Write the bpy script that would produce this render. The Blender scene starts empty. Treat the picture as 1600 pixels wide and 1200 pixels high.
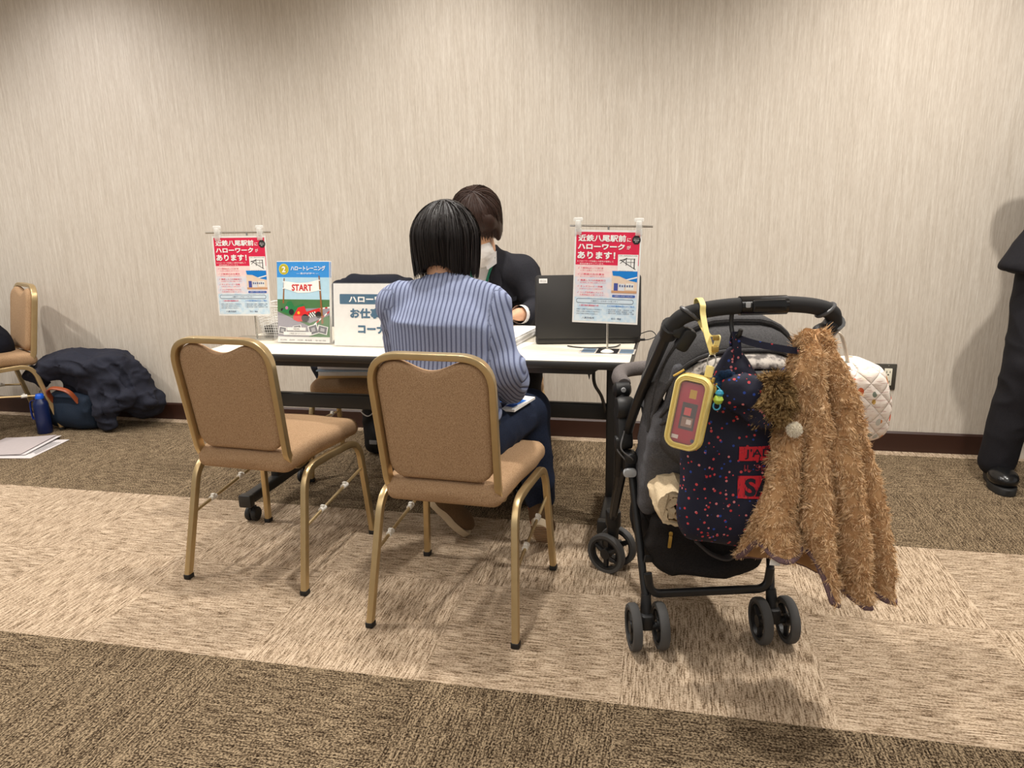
import bpy, math, random
import numpy as np
from mathutils import Matrix, Vector

random.seed(7)
RNG = np.random.default_rng(11)
C = bpy.context.scene.collection
SC = bpy.context.scene
PI = math.pi

# ---------------------------------------------------------------- camera
CAM_H = 1.1515
F_PX = 1140.6
_pi, _ro, _ya = math.radians(13.5858), math.radians(1.1492), math.radians(-12.1319)
_fw = Vector((math.sin(_ya) * math.cos(_pi), math.cos(_ya) * math.cos(_pi), -math.sin(_pi)))
_ri = Vector((math.cos(_ya), -math.sin(_ya), 0))
_dn = _fw.cross(_ri)
_r2 = math.cos(_ro) * _ri + math.sin(_ro) * _dn
_d2 = -math.sin(_ro) * _ri + math.cos(_ro) * _dn
cd = bpy.data.cameras.new('camera')
cd.sensor_fit = 'HORIZONTAL'
cd.sensor_width = 36.0
cd.lens = F_PX / 1600.0 * 36.0
cd.clip_start = 0.02
cam = bpy.data.objects.new('camera', cd)
C.objects.link(cam)
_up, _bk = -_d2, -_fw
cam.matrix_world = Matrix(((_r2.x, _up.x, _bk.x, 0), (_r2.y, _up.y, _bk.y, 0), (_r2.z, _up.z, _bk.z, CAM_H), (0, 0, 0, 1)))
SC.camera = cam

# ---------------------------------------------------------------- world, lamps, exposure
SC.view_settings.view_transform = 'Standard'
SC.view_settings.look = 'None'
SC.view_settings.gamma = 1.0
SC.view_settings.use_curve_mapping = False
SC.view_settings.exposure = 1.0
w = bpy.data.worlds.new('world')
SC.world = w
w.use_nodes = True
w.node_tree.nodes['Background'].inputs[0].default_value = (1.0, 0.975, 0.94, 1)
w.node_tree.nodes['Background'].inputs[1].default_value = 0.21


def downlight(x, y, power, color=(1.0, 0.90, 0.78), z=2.66, spot=150, blend=0.9, size=0.06):
    """a recessed ceiling spot of the room"""
    l = bpy.data.lights.new('ceiling_spot', 'SPOT')
    l.energy = power
    l.color = color
    l.spot_size = math.radians(spot)
    l.spot_blend = blend
    l.shadow_soft_size = size
    o = bpy.data.objects.new('ceiling_spot', l)
    o.location = (x, y, z)
    C.objects.link(o)


def fill_light(x, y, sx, sy, power, color, z=2.66):
    l = bpy.data.lights.new('front_fill', 'AREA')
    l.shape = 'RECTANGLE'
    l.size, l.size_y = sx, sy
    l.energy = power
    l.color = color
    o = bpy.data.objects.new('front_fill', l)
    o.location = (x, y, z)
    C.objects.link(o)


for lx, lp, lc in ((-4.75, 28, (1.0, 0.98, 1.0)), (-2.95, 29, (1.0, 0.98, 0.99)), (-1.02, 31, (1.0, 0.965, 0.93)), (0.98, 37, (1.0, 0.945, 0.89))):
    downlight(lx, 2.86, lp, lc, spot=136, blend=0.8)
for lx, lp in ((-4.1, 62), (-2.35, 54), (-0.55, 60), (1.25, 76)):
    downlight(lx, 2.02, lp, (1.0, 0.955, 0.89), size=0.05)
for lx, lp in ((-3.3, 6), (-0.9, 5), (1.4, 7)):
    downlight(lx, 0.4, lp, (1.0, 0.95, 0.88))
fill_light(-0.8, -1.0, 6.0, 2.5, 38, (1.0, 0.97, 0.93))  # broad soft fill added overhead behind the camera to lift camera-facing surfaces

# ---------------------------------------------------------------- materials


def lin(c):
    return tuple(((v / 255.0) / 12.92 if v / 255.0 <= 0.04045 else ((v / 255.0 + 0.055) / 1.055) ** 2.4) for v in c)


def rgba(c):
    return lin(c) + (1.0,)


class N:
    """small node-tree writer"""

    def __init__(s, name):
        s.m = bpy.data.materials.new(name)
        s.m.use_nodes = True
        s.t = s.m.node_tree
        s.b = s.t.nodes['Principled BSDF']

    def n(s, kind, **kw):
        o = s.t.nodes.new(kind)
        for k, v in kw.items():
            setattr(o, k, v)
        return o

    def l(s, a, b):
        s.t.links.new(a, b)

    def val(s, sock, v):
        if hasattr(v, 'is_output'):
            s.l(v, sock)
        else:
            sock.default_value = v

    def math(s, op, a, b=0.0, c=0.0):
        o = s.n('ShaderNodeMath', operation=op)
        s.val(o.inputs[0], a)
        s.val(o.inputs[1], b)
        s.val(o.inputs[2], c)
        return o.outputs[0]

    def mix(s, f, a, b):
        o = s.n('ShaderNodeMix', data_type='RGBA')
        s.val(o.inputs[0], f)
        s.val(o.inputs[6], a)
        s.val(o.inputs[7], b)
        return o.outputs[2]

    def coord(s, kind='Object'):
        return s.n('ShaderNodeTexCoord').outputs[kind]

    def mapping(s, vec, scale=(1, 1, 1), rot=(0, 0, 0), loc=(0, 0, 0)):
        o = s.n('ShaderNodeMapping')
        s.l(vec, o.inputs[0])
        o.inputs['Scale'].default_value = scale
        o.inputs['Rotation'].default_value = rot
        o.inputs['Location'].default_value = loc
        return o.outputs[0]

    def noise(s, vec, scale, detail=2.0, rough=0.5):
        o = s.n('ShaderNodeTexNoise')
        if vec is not None:
            s.l(vec, o.inputs['Vector'])
        o.inputs['Scale'].default_value = scale
        o.inputs['Detail'].default_value = detail
        o.inputs['Roughness'].default_value = rough
        return o.outputs[0]

    def ramp(s, f, stops):
        o = s.n('ShaderNodeValToRGB')
        el = o.color_ramp.elements
        while len(el) < len(stops):
            el.new(0.5)
        for e, (p, c) in zip(el, stops):
            e.position = p
            e.color = c
        s.l(f, o.inputs[0])
        return o.outputs[0]

    def bump(s, h, strength=0.3, dist=0.002):
        o = s.n('ShaderNodeBump')
        o.inputs['Strength'].default_value = strength
        o.inputs['Distance'].default_value = dist
        s.l(h, o.inputs['Height'])
        s.l(o.outputs[0], s.b.inputs['Normal'])

    def set(s, **kw):
        for k, v in kw.items():
            s.val(s.b.inputs[k.replace('_', ' ')], v)
        return s


_flat = {}


def flat(name, col, rough=0.6, metal=0.0, spec=0.5):
    """plain surface with a faint grain"""
    key = (name, col, rough, metal)
    if key in _flat:
        return _flat[key]
    m = N(name)
    nz = m.noise(m.coord(), 60.0, 2.0)
    a, b = rgba(tuple(v * 0.96 for v in col)), rgba(tuple(min(255, v * 1.03) for v in col))
    m.set(Base_Color=m.mix(nz, a, b), Roughness=rough, Metallic=metal, Specular_IOR_Level=spec)
    _flat[key] = m.m
    return m.m


def fabric(name, col, col2=None, scale=900.0, rough=0.9, bump=0.25, big=0.0, sheen=0.0):
    m = N(name)
    co = m.coord()
    a = m.noise(m.mapping(co, (1, 1, 0.25)), scale, 2.0, 0.6)
    b = m.noise(m.mapping(co, (0.25, 0.25, 1)), scale, 2.0, 0.6)
    w_ = m.math('ADD', m.math('MULTIPLY', a, 0.5), m.math('MULTIPLY', b, 0.5))
    c2 = col2 or tuple(v * 0.72 for v in col)
    f = m.ramp(w_, [(0.40, (0, 0, 0, 1)), (0.60, (1, 1, 1, 1))])
    base = m.mix(f, rgba(c2), rgba(col))
    m.set(Base_Color=base, Roughness=rough, Specular_IOR_Level=0.2)
    if sheen:
        m.set(Sheen_Weight=sheen)
    h = w_
    if big:
        h = m.math('ADD', w_, m.math('MULTIPLY', m.noise(co, 14.0, 3.0), big))
    m.bump(h, bump, 0.002)
    return m.m


def clear(name, tint=(1, 1, 1), rough=0.05, alpha=0.22):
    m = N(name)
    m.set(Base_Color=tint + (1,), Roughness=rough, Alpha=alpha, Specular_IOR_Level=0.6)
    return m.m


# ---------------------------------------------------------------- mesh helpers
def V(*a):
    return np.array(a, float)


def nrm(v):
    v = np.asarray(v, float)
    n = np.linalg.norm(v)
    return v / n if n > 1e-12 else v


def rot2(deg):
    a = math.radians(deg)
    return np.array(((math.cos(a), -math.sin(a), 0), (math.sin(a), math.cos(a), 0), (0, 0, 1)))


def euler(rx=0, ry=0, rz=0):
    return np.array(Matrix.Rotation(math.radians(rz), 3, 'Z') @ Matrix.Rotation(math.radians(ry), 3, 'Y') @ Matrix.Rotation(math.radians(rx), 3, 'X'))


def spline(pts, n=8, closed=False):
    """Catmull-Rom through the points"""
    P = [np.asarray(p, float) for p in pts]
    out = []
    m = len(P)
    rng = range(m) if closed else range(m - 1)
    for i in rng:
        if closed:
            p0, p1, p2, p3 = P[(i - 1) % m], P[i], P[(i + 1) % m], P[(i + 2) % m]
        else:
            p1, p2 = P[i], P[i + 1]
            p0 = P[i - 1] if i > 0 else 2 * p1 - p2
            p3 = P[i + 2] if i + 2 < m else 2 * p2 - p1
        for k in range(n):
            t = k / n
            out.append(0.5 * ((2 * p1) + (-p0 + p2) * t + (2 * p0 - 5 * p1 + 4 * p2 - p3) * t * t + (-p0 + 3 * p1 - 3 * p2 + p3) * t ** 3))
    if not closed:
        out.append(P[-1])
    return out


def fillet(pts, r, n=6):
    """polyline with rounded corners"""
    P = [np.asarray(p, float) for p in pts]
    out = [P[0]]
    for i in range(1, len(P) - 1):
        a, b, c = P[i - 1], P[i], P[i + 1]
        rr = r[i] if isinstance(r, (list, tuple)) else r
        d1, d2 = np.linalg.norm(a - b), np.linalg.norm(c - b)
        q = min(rr, d1 * 0.49, d2 * 0.49)
        s, e = b + nrm(a - b) * q, b + nrm(c - b) * q
        for k in range(n + 1):
            t = k / n
            out.append((1 - t) ** 2 * s + 2 * t * (1 - t) * b + t * t * e)
    out.append(P[-1])
    return out


class MB:
    """collects shapes for ONE mesh"""

    def __init__(s):
        s.v, s.f, s.mi = [], [], []

    def add(s, verts, faces, mi=0):
        o = len(s.v)
        s.v.extend([tuple(map(float, p)) for p in verts])
        s.f.extend([tuple(i + o for i in f) for f in faces])
        s.mi.extend([mi] * len(faces))
        return s

    def box(s, c, size, R=None, mi=0):
        h = np.asarray(size, float) / 2
        p = np.array([(x, y, z) for x in (-1, 1) for y in (-1, 1) for z in (-1, 1)], float) * h
        if R is not None:
            p = p @ np.asarray(R).T
        p = p + np.asarray(c, float)
        return s.add(p, [(0, 1, 3, 2), (4, 6, 7, 5), (0, 4, 5, 1), (2, 3, 7, 6), (0, 2, 6, 4), (1, 5, 7, 3)], mi)

    def rbox(s, c, size, r=0.01, R=None, mi=0, n=3, axis=2):
        """box with rounded corners about one axis and a softened rim"""
        size = np.asarray(size, float)
        ax = [i for i in range(3) if i != axis]
        hx, hy, hz = size[ax[0]] / 2, size[ax[1]] / 2, size[axis] / 2
        e = min(r * 0.5, hz * 0.5, 0.006)
        rings = []
        for zz, ins in ((-hz, e), (-hz + e * 0.3, e * 0.3), (-hz + e, 0), (hz - e, 0), (hz - e * 0.3, e * 0.3), (hz, e)):
            q = []
            rr = max(r - ins, 1e-4)
            for sx, sy, a0 in ((1, 1, 0), (-1, 1, 90), (-1, -1, 180), (1, -1, 270)):
                for k in range(n + 1):
                    a = math.radians(a0 + 90 * k / n)
                    v = np.zeros(3)
                    v[ax[0]] = sx * (hx - r) + rr * math.cos(a)
                    v[ax[1]] = sy * (hy - r) + rr * math.sin(a)
                    v[axis] = zz
                    q.append(v)
            rings.append(np.array(q))
        if R is not None:
            rings = [q @ np.asarray(R).T for q in rings]
        rings = [q + np.asarray(c, float) for q in rings]
        return s.loft(rings, mi=mi)

    def loft(s, rings, closed=True, caps=True, mi=0, loop=False):
        n = len(rings[0])
        v = [p for r in rings for p in r]
        f = []
        m = len(rings)
        for i in range(m if loop else m - 1):
            a0, b0 = i * n, ((i + 1) % m) * n
            for k in range(n if closed else n - 1):
                k2 = (k + 1) % n
                f.append((a0 + k, a0 + k2, b0 + k2, b0 + k))
        if caps and closed and not loop:
            f.append(tuple(range(n - 1, -1, -1)))
            f.append(tuple((m - 1) * n + k for k in range(n)))
        return s.add(v, f, mi)

    def tube(s, pts, r, n=10, closed=False, mi=0, up=None, prof=None, caps=True):
        """round tube, or a profile of (x, y) points when prof is given; r may be a list"""
        P = np.array([np.asarray(p, float) for p in pts])
        m = len(P)
        T = np.zeros_like(P)
        for i in range(m):
            if closed:
                T[i] = nrm(P[(i + 1) % m] - P[i - 1])
            else:
                T[i] = nrm(P[min(i + 1, m - 1)] - P[max(i - 1, 0)])
        if up is None:
            up = V(0, 0, 1) if abs(T[0][2]) < 0.9 else V(1, 0, 0)
        u = nrm(np.asarray(up, float) - T[0] * (np.asarray(up, float) @ T[0]))
        rings = []
        if prof is None:
            prof = [(math.cos(2 * PI * k / n), math.sin(2 * PI * k / n)) for k in range(n)]
        for i in range(m):
            u = nrm(u - T[i] * (u @ T[i]))
            w_ = np.cross(T[i], u)
            rr = r[i] if isinstance(r, (list, tuple, np.ndarray)) else r
            rings.append([P[i] + rr * (a * u + b * w_) for a, b in prof])
        return s.loft(rings, caps=caps, mi=mi, loop=closed)

    def lathe(s, c, prof, axis=(0, 0, 1), n=24, mi=0, caps=True):
        """prof: (radius, height) pairs about an axis"""
        a = nrm(axis)
        u = nrm(np.cross(a, (1, 0, 0) if abs(a[0]) < 0.9 else (0, 1, 0)))
        w_ = np.cross(a, u)
        c = np.asarray(c, float)
        rings = [[c + a * h + max(r, 1e-5) * (math.cos(2 * PI * k / n) * u + math.sin(2 * PI * k / n) * w_) for k in range(n)] for r, h in prof]
        return s.loft(rings, caps=caps, mi=mi)

    def ribbon(s, pts, wdir, w_, th, mi=0):
        """flat strap along pts whose width stays along wdir"""
        P = [np.asarray(p, float) for p in pts]
        rings = []
        for i, p in enumerate(P):
            T = nrm(P[min(i + 1, len(P) - 1)] - P[max(i - 1, 0)])
            u = np.asarray(wdir, float)
            u = nrm(u - T * (u @ T))
            n = np.cross(T, u)
            rings.append([p + u * a * w_ / 2 + n * b_ * th / 2 for a, b_ in ((1, 1), (-1, 1), (-1, -1), (1, -1))])
        return s.loft(rings, mi=mi)

    def poly(s, pts, mi=0):
        return s.add(pts, [tuple(range(len(pts)))], mi)

    def prism(s, pts, d, mi=0):
        """polygon pushed along vector d"""
        p = [np.asarray(q, float) for q in pts]
        return s.loft([p, [q + np.asarray(d, float) for q in p]], mi=mi)

    def xf(s, R=None, t=(0, 0, 0)):
        a = np.array(s.v)
        if R is not None:
            a = a @ np.asarray(R).T
        s.v = [tuple(p) for p in a + np.asarray(t, float)]
        return s


def rrect(w_, h, r, n=4):
    q = []
    for sx, sy, a0 in ((1, 1, 0), (-1, 1, 90), (-1, -1, 180), (1, -1, 270)):
        for k in range(n + 1):
            a = math.radians(a0 + 90 * k / n)
            q.append((sx * (w_ / 2 - r) + r * math.cos(a), sy * (h / 2 - r) + r * math.sin(a)))
    return q


def link(name, me, mats, parent=None, smooth=True):
    for m in (mats if isinstance(mats, (list, tuple)) else [mats]):
        me.materials.append(m)
    if smooth:
        me.polygons.foreach_set('use_smooth', [True] * len(me.polygons))
        try:
            me.set_sharp_from_angle(angle=math.radians(42))
        except Exception:
            pass
    me.update()
    o = bpy.data.objects.new(name, me)
    C.objects.link(o)
    if parent is not None:
        o.parent = parent
    return o


def obj(name, mb, mats, parent=None, smooth=True, bevel=0.0, subsurf=0, label=None, wn=False):
    me = bpy.data.meshes.new(name)
    me.from_pydata(mb.v, [], mb.f)
    me.polygons.foreach_set('material_index', mb.mi)
    import bmesh
    bm = bmesh.new()
    bm.from_mesh(me)
    bmesh.ops.recalc_face_normals(bm, faces=bm.faces)
    bm.to_mesh(me)
    bm.free()
    o = link(name, me, mats, parent, smooth)
    if bevel:
        b = o.modifiers.new('bevel', 'BEVEL')
        b.width = bevel
        b.segments = 2
        b.limit_method = 'ANGLE'
        b.angle_limit = math.radians(40)
    if wn:
        b = o.modifiers.new('weighted', 'WEIGHTED_NORMAL')
        b.keep_sharp = True
        b.weight = 90
    if subsurf:
        b = o.modifiers.new('sub', 'SUBSURF')
        b.levels = b.render_levels = subsurf
    if label:
        o['label'] = label
    return o


def quick(name, verts, faces, mats, parent=None, mi=None, smooth=True, sharp=False):
    """numpy arrays straight to a mesh object (all faces the same size)"""
    verts = np.asarray(verts, np.float32)
    faces = np.asarray(faces, np.int32)
    me = bpy.data.meshes.new(name)
    me.vertices.add(len(verts))
    me.vertices.foreach_set('co', verts.ravel())
    k = faces.shape[1]
    me.loops.add(faces.size)
    me.loops.foreach_set('vertex_index', faces.ravel())
    me.polygons.add(len(faces))
    me.polygons.foreach_set('loop_start', np.arange(0, faces.size, k, dtype=np.int32))
    me.polygons.foreach_set('loop_total', np.full(len(faces), k, np.int32))
    if mi is not None:
        me.polygons.foreach_set('material_index', np.asarray(mi, np.int32))
    for m in (mats if isinstance(mats, (list, tuple)) else [mats]):
        me.materials.append(m)
    me.update(calc_edges=True)
    me.polygons.foreach_set('use_smooth', np.full(len(faces), smooth))
    me.update()
    o = bpy.data.objects.new(name, me)
    C.objects.link(o)
    if parent is not None:
        o.parent = parent
    return o


def tag(o, label, cat, group=None, kind=None):
    o['label'] = label
    o['category'] = cat
    if group:
        o['group'] = group
    if kind:
        o['kind'] = kind
    return o


def thing(name, label, cat, loc=(0, 0, 0), rz=0.0, group=None):
    o = bpy.data.objects.new(name, None)
    o.empty_display_size = 0.1
    o.location = loc
    o.rotation_euler = (0, 0, math.radians(rz))
    C.objects.link(o)
    return tag(o, label, cat, group)


def struct(o):
    o['kind'] = 'structure'
    return o


def dup(root, loc, rz, label):
    """copy of a thing with copies of its parts and sub-parts"""
    r = root.copy()
    C.objects.link(r)
    r.location = loc
    r.rotation_euler = (0, 0, math.radians(rz))
    r['label'] = label
    for ch in list(root.children):
        c = ch.copy()
        C.objects.link(c)
        c.parent = r
        for g in list(ch.children):
            d = g.copy()
            C.objects.link(d)
            d.parent = c
    return r


# ---------------------------------------------------------------- numpy noise and signed-distance bodies
def _hash(i, j, k, seed):
    n = (i * 73856093) ^ (j * 19349663) ^ (k * 83492791) ^ (seed * 2654435761)
    n = (n ^ (n >> 13)) * 1274126177 & 0x7fffffff
    return ((n ^ (n >> 16)) & 0xffff) / 65535.0


def vnoise(P, seed=0):
    """value noise in 0..1 at points (n,3)"""
    P = np.asarray(P, float)
    i = np.floor(P).astype(np.int64)
    f = P - i
    f = f * f * (3 - 2 * f)
    r = np.zeros(len(P))
    for dx in (0, 1):
        for dy in (0, 1):
            for dz in (0, 1):
                w_ = (f[:, 0] if dx else 1 - f[:, 0]) * (f[:, 1] if dy else 1 - f[:, 1]) * (f[:, 2] if dz else 1 - f[:, 2])
                r += w_ * _hash(i[:, 0] + dx, i[:, 1] + dy, i[:, 2] + dz, seed)
    return r


def fbm(P, seed=0, oct=3):
    s, a, t = 0, 1.0, 0
    P = np.asarray(P, float)
    for o in range(oct):
        s = s + a * vnoise(P * 2 ** o, seed + o)
        t += a
        a *= 0.5
    return s / t


def p_cone(a, b, ra, rb):
    a, b = V(*a), V(*b)
    ab = b - a
    L = max(ab @ ab, 1e-12)
    m = max(ra, rb)

    def fn(X, Y, Z):
        t = np.clip(((X - a[0]) * ab[0] + (Y - a[1]) * ab[1] + (Z - a[2]) * ab[2]) / L, 0, 1)
        d = np.sqrt((X - a[0] - t * ab[0]) ** 2 + (Y - a[1] - t * ab[1]) ** 2 + (Z - a[2] - t * ab[2]) ** 2)
        return d - (ra + t * (rb - ra))
    return fn, np.minimum(a, b) - m, np.maximum(a, b) + m


def p_ell(c, r, R=None):
    c = V(*c)
    r = V(*r)
    R = np.eye(3) if R is None else np.asarray(R)
    m = max(r)

    def fn(X, Y, Z):
        x, y, z = X - c[0], Y - c[1], Z - c[2]
        l = [(R[0, i] * x + R[1, i] * y + R[2, i] * z) / r[i] for i in range(3)]
        k = np.sqrt(l[0] ** 2 + l[1] ** 2 + l[2] ** 2)
        return (k - 1) * (r.prod() ** (1 / 3)) * 0.8
    return fn, c - m, c + m


def p_ecap(a, b, ra, rb, xdir):
    """capsule with elliptical section: ra=(rx,ry) at a, rb at b; rx lies along xdir"""
    a, b = V(*a), V(*b)
    ab = b - a
    L = np.linalg.norm(ab)
    z = ab / L
    x = nrm(np.asarray(xdir, float) - z * (np.asarray(xdir, float) @ z))
    y = np.cross(z, x)
    m = max(max(ra), max(rb))

    def fn(X, Y, Z):
        px, py, pz = X - a[0], Y - a[1], Z - a[2]
        t = px * z[0] + py * z[1] + pz * z[2]
        tc = np.clip(t / L, 0, 1)
        rx = ra[0] + tc * (rb[0] - ra[0])
        ry = ra[1] + tc * (rb[1] - ra[1])
        u = (px * x[0] + py * x[1] + pz * x[2]) / rx
        v = (px * y[0] + py * y[1] + pz * y[2]) / ry
        mn = np.minimum(rx, ry)
        w_ = (t - tc * L) / mn
        return (np.sqrt(u * u + v * v + w_ * w_) - 1) * mn
    return fn, np.minimum(a, b) - m, np.maximum(a, b) + m


def p_box(c, h, R=None, r=0.01):
    c, h = V(*c), V(*h)
    R = np.eye(3) if R is None else np.asarray(R)
    m = np.linalg.norm(h) + r

    def fn(X, Y, Z):
        x, y, z = X - c[0], Y - c[1], Z - c[2]
        q = [np.abs(R[0, i] * x + R[1, i] * y + R[2, i] * z) - h[i] + r for i in range(3)]
        o = np.sqrt(sum(np.maximum(k, 0) ** 2 for k in q))
        return o + np.minimum(np.maximum(np.maximum(q[0], q[1]), q[2]), 0) - r
    return fn, c - m, c + m


class Field:
    def __init__(s, lo, hi, h):
        s.h = h
        s.lo = np.asarray(lo, float)
        s.ax = [np.arange(lo[i], hi[i] + h, h) for i in range(3)]
        s.F = np.full([len(a) for a in s.ax], 0.15, np.float32)

    def _sl(s, lo, hi, pad):
        r = []
        for i in range(3):
            a = int(max(0, math.floor((lo[i] - pad - s.lo[i]) / s.h)))
            b = int(min(len(s.ax[i]), math.ceil((hi[i] + pad - s.lo[i]) / s.h) + 1))
            if b <= a:
                return None
            r.append(slice(a, b))
        return tuple(r)

    def _ev(s, prim, pad):
        fn, lo, hi = prim
        sl = s._sl(lo, hi, pad)
        if sl is None:
            return None, None
        X = s.ax[0][sl[0]][:, None, None]
        Y = s.ax[1][sl[1]][None, :, None]
        Z = s.ax[2][sl[2]][None, None, :]
        return sl, fn(X, Y, Z).astype(np.float32)

    def add(s, prim, k=0.02):
        sl, d = s._ev(prim, k + 3 * s.h)
        if sl is None:
            return s
        F = s.F[sl]
        h = np.clip(0.5 + 0.5 * (F - d) / k, 0, 1)
        s.F[sl] = F * (1 - h) + d * h - k * h * (1 - h)
        return s

    def cut(s, prim, k=0.01):
        sl, d = s._ev(prim, k + 3 * s.h)
        if sl is None:
            return s
        F = s.F[sl]
        d = -d
        h = np.clip(0.5 - 0.5 * (F - d) / k, 0, 1)
        s.F[sl] = F * (1 - h) + d * h + k * h * (1 - h)
        return s

    def chain(s, pts, rad, k=0.02):
        for i in range(len(pts) - 1):
            s.add(p_cone(pts[i], pts[i + 1], rad[i], rad[i + 1]), k)
        return s

    def mesh(s, smooth=2):
        F = s.F
        S = F < 0
        nx, ny, nz = F.shape
        cs = np.zeros((nx - 1, ny - 1, nz - 1), np.int8)
        for dx in (0, 1):
            for dy in (0, 1):
                for dz in (0, 1):
                    cs += S[dx:nx - 1 + dx, dy:ny - 1 + dy, dz:nz - 1 + dz]
        act = (cs > 0) & (cs < 8)
        idx = np.full(act.shape, -1, np.int64)
        I = np.argwhere(act)
        idx[act] = np.arange(len(I))
        pos = np.zeros((len(I), 3))
        cnt = np.zeros(len(I))
        cor = [(a, b, c) for a in (0, 1) for b in (0, 1) for c in (0, 1)]
        for a in cor:
            for ax in range(3):
                if a[ax]:
                    continue
                b = list(a)
                b[ax] = 1
                fa = F[I[:, 0] + a[0], I[:, 1] + a[1], I[:, 2] + a[2]]
                fb = F[I[:, 0] + b[0], I[:, 1] + b[1], I[:, 2] + b[2]]
                cr = (fa < 0) != (fb < 0)
                t = np.where(cr, fa / np.where(cr, fa - fb, 1), 0)
                for q in range(3):
                    pos[:, q] += np.where(cr, a[q] + (t if q == ax else 0), 0)
                cnt += cr
        pos /= np.maximum(cnt, 1)[:, None]
        P = s.lo + (I + pos) * s.h
        Q = []
        for ax in range(3):
            o = [i for i in range(3) if i != ax]
            A = [slice(1, -1)] * 3
            A[ax] = slice(0, -1)
            B = list(A)
            B[ax] = slice(1, None)
            a, b = S[tuple(A)], S[tuple(B)]
            E = np.argwhere(a != b)
            if not len(E):
                continue
            off = np.ones(3, int)
            off[ax] = 0
            E = E + off
            inside = S[E[:, 0], E[:, 1], E[:, 2]]
            c = []
            for du, dv in ((1, 1), (0, 1), (0, 0), (1, 0)):
                e = E.copy()
                e[:, o[0]] -= du
                e[:, o[1]] -= dv
                c.append(idx[e[:, 0], e[:, 1], e[:, 2]])
            q = np.stack(c, 1)
            flip = inside if ax != 1 else ~inside
            q[~flip] = q[~flip][:, ::-1]
            Q.append(q)
        Q = np.concatenate(Q)
        Q = Q[(Q >= 0).all(1)]
        return lap(P, Q, smooth), Q


def lap(P, Q, it, f=0.5):
    n = len(P)
    e = np.concatenate([Q[:, [0, 1]], Q[:, [1, 2]], Q[:, [2, 3]], Q[:, [3, 0]]])
    e = np.concatenate([e, e[:, ::-1]])
    c = np.maximum(np.bincount(e[:, 0], minlength=n), 1)[:, None]
    for k in range(it):
        a = np.stack([np.bincount(e[:, 0], weights=P[e[:, 1], i], minlength=n) for i in range(3)], 1) / c
        P = P + f * (a - P)
    return P


def normals(P, Q):
    n = np.cross(P[Q[:, 2]] - P[Q[:, 0]], P[Q[:, 3]] - P[Q[:, 1]])
    r = np.zeros_like(P)
    for k in range(4):
        for i in range(3):
            r[:, i] += np.bincount(Q[:, k], weights=n[:, i], minlength=len(P))
    return r / np.maximum(np.linalg.norm(r, axis=1), 1e-9)[:, None]


def creases(P, Q, amp, scale, seed, sharp=2.0, stretch=(1, 1, 1)):
    """cloth folds: ridged noise pushed along the normals"""
    n = normals(P, Q)
    w_ = fbm(P * 3.0 + 7, seed + 9, 2)[:, None] * 1.4
    r = 1 - np.abs(2 * fbm(P * scale * np.asarray(stretch) + w_, seed, 2) - 1)
    return P + n * (amp * (r ** sharp - 0.45))[:, None]


def tufts(P, Q, count, length, width, seed, droop=0.5, curl=0.6, segs=3, lean=None, stand=1.0, flow=0.0):
    """fibres standing on a quad surface: curved ribbons"""
    rng = np.random.default_rng(seed)
    n = normals(P, Q)
    ar = 0.5 * np.linalg.norm(np.cross(P[Q[:, 2]] - P[Q[:, 0]], P[Q[:, 3]] - P[Q[:, 1]]), axis=1)
    fi = rng.choice(len(Q), count, p=ar / ar.sum())
    a, b = rng.random(count)[:, None], rng.random(count)[:, None]
    q = Q[fi]

    def bil(X):
        return (X[q[:, 0]] * (1 - a) + X[q[:, 1]] * a) * (1 - b) + (X[q[:, 3]] * (1 - a) + X[q[:, 2]] * a) * b
    p0, nn = bil(P), bil(n)
    nn /= np.linalg.norm(nn, axis=1)[:, None]
    if flow:                                                           # fibres of one spot lean together
        def field(k):
            return np.stack([fbm(p0 * flow, seed + k + j, 2) for j in (0, 11, 23)], 1) * 2 - 1
        d = nn * stand + V(0, 0, -droop) + 2.2 * field(1) + rng.normal(0, curl * 0.4, (count, 3))
        bend = 2.6 * field(41) + rng.normal(0, curl * 0.4, (count, 3)) + V(0, 0, -droop * 0.6)
    else:
        d = nn * stand + V(0, 0, -droop) + rng.normal(0, curl, (count, 3))
        bend = rng.normal(0, curl, (count, 3)) + V(0, 0, -droop)
    d += nn * np.maximum(0, 0.15 - (d * nn).sum(1))[:, None]
    if lean is not None:
        d += np.asarray(lean)
    d /= np.linalg.norm(d, axis=1)[:, None]
    bend -= nn * np.minimum(0, (bend * nn).sum(1) + 0.3)[:, None]
    side = np.cross(d, rng.normal(0, 1, (count, 3)))
    side /= np.linalg.norm(side, axis=1)[:, None]
    ln = (length * (0.6 + 0.8 * rng.random(count)))[:, None]
    verts = []
    for i in range(segs + 1):
        t = i / segs
        c = p0 - nn * 0.001 + d * ln * t + bend * ln * 0.5 * t * t
        w_ = width * (1.0 - 0.75 * t ** 1.5)
        verts += [c - side * w_, c + side * w_]
    Vv = np.stack(verts, 1).reshape(-1, 3)
    base = (np.arange(count) * 2 * (segs + 1))[:, None]
    F = np.concatenate([base + np.array([2 * i, 2 * i + 1, 2 * i + 3, 2 * i + 2]) for i in range(segs)])
    return Vv, F
# ================================================================ the room
WALL_Y = 3.576
TILE = 0.4954


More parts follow.
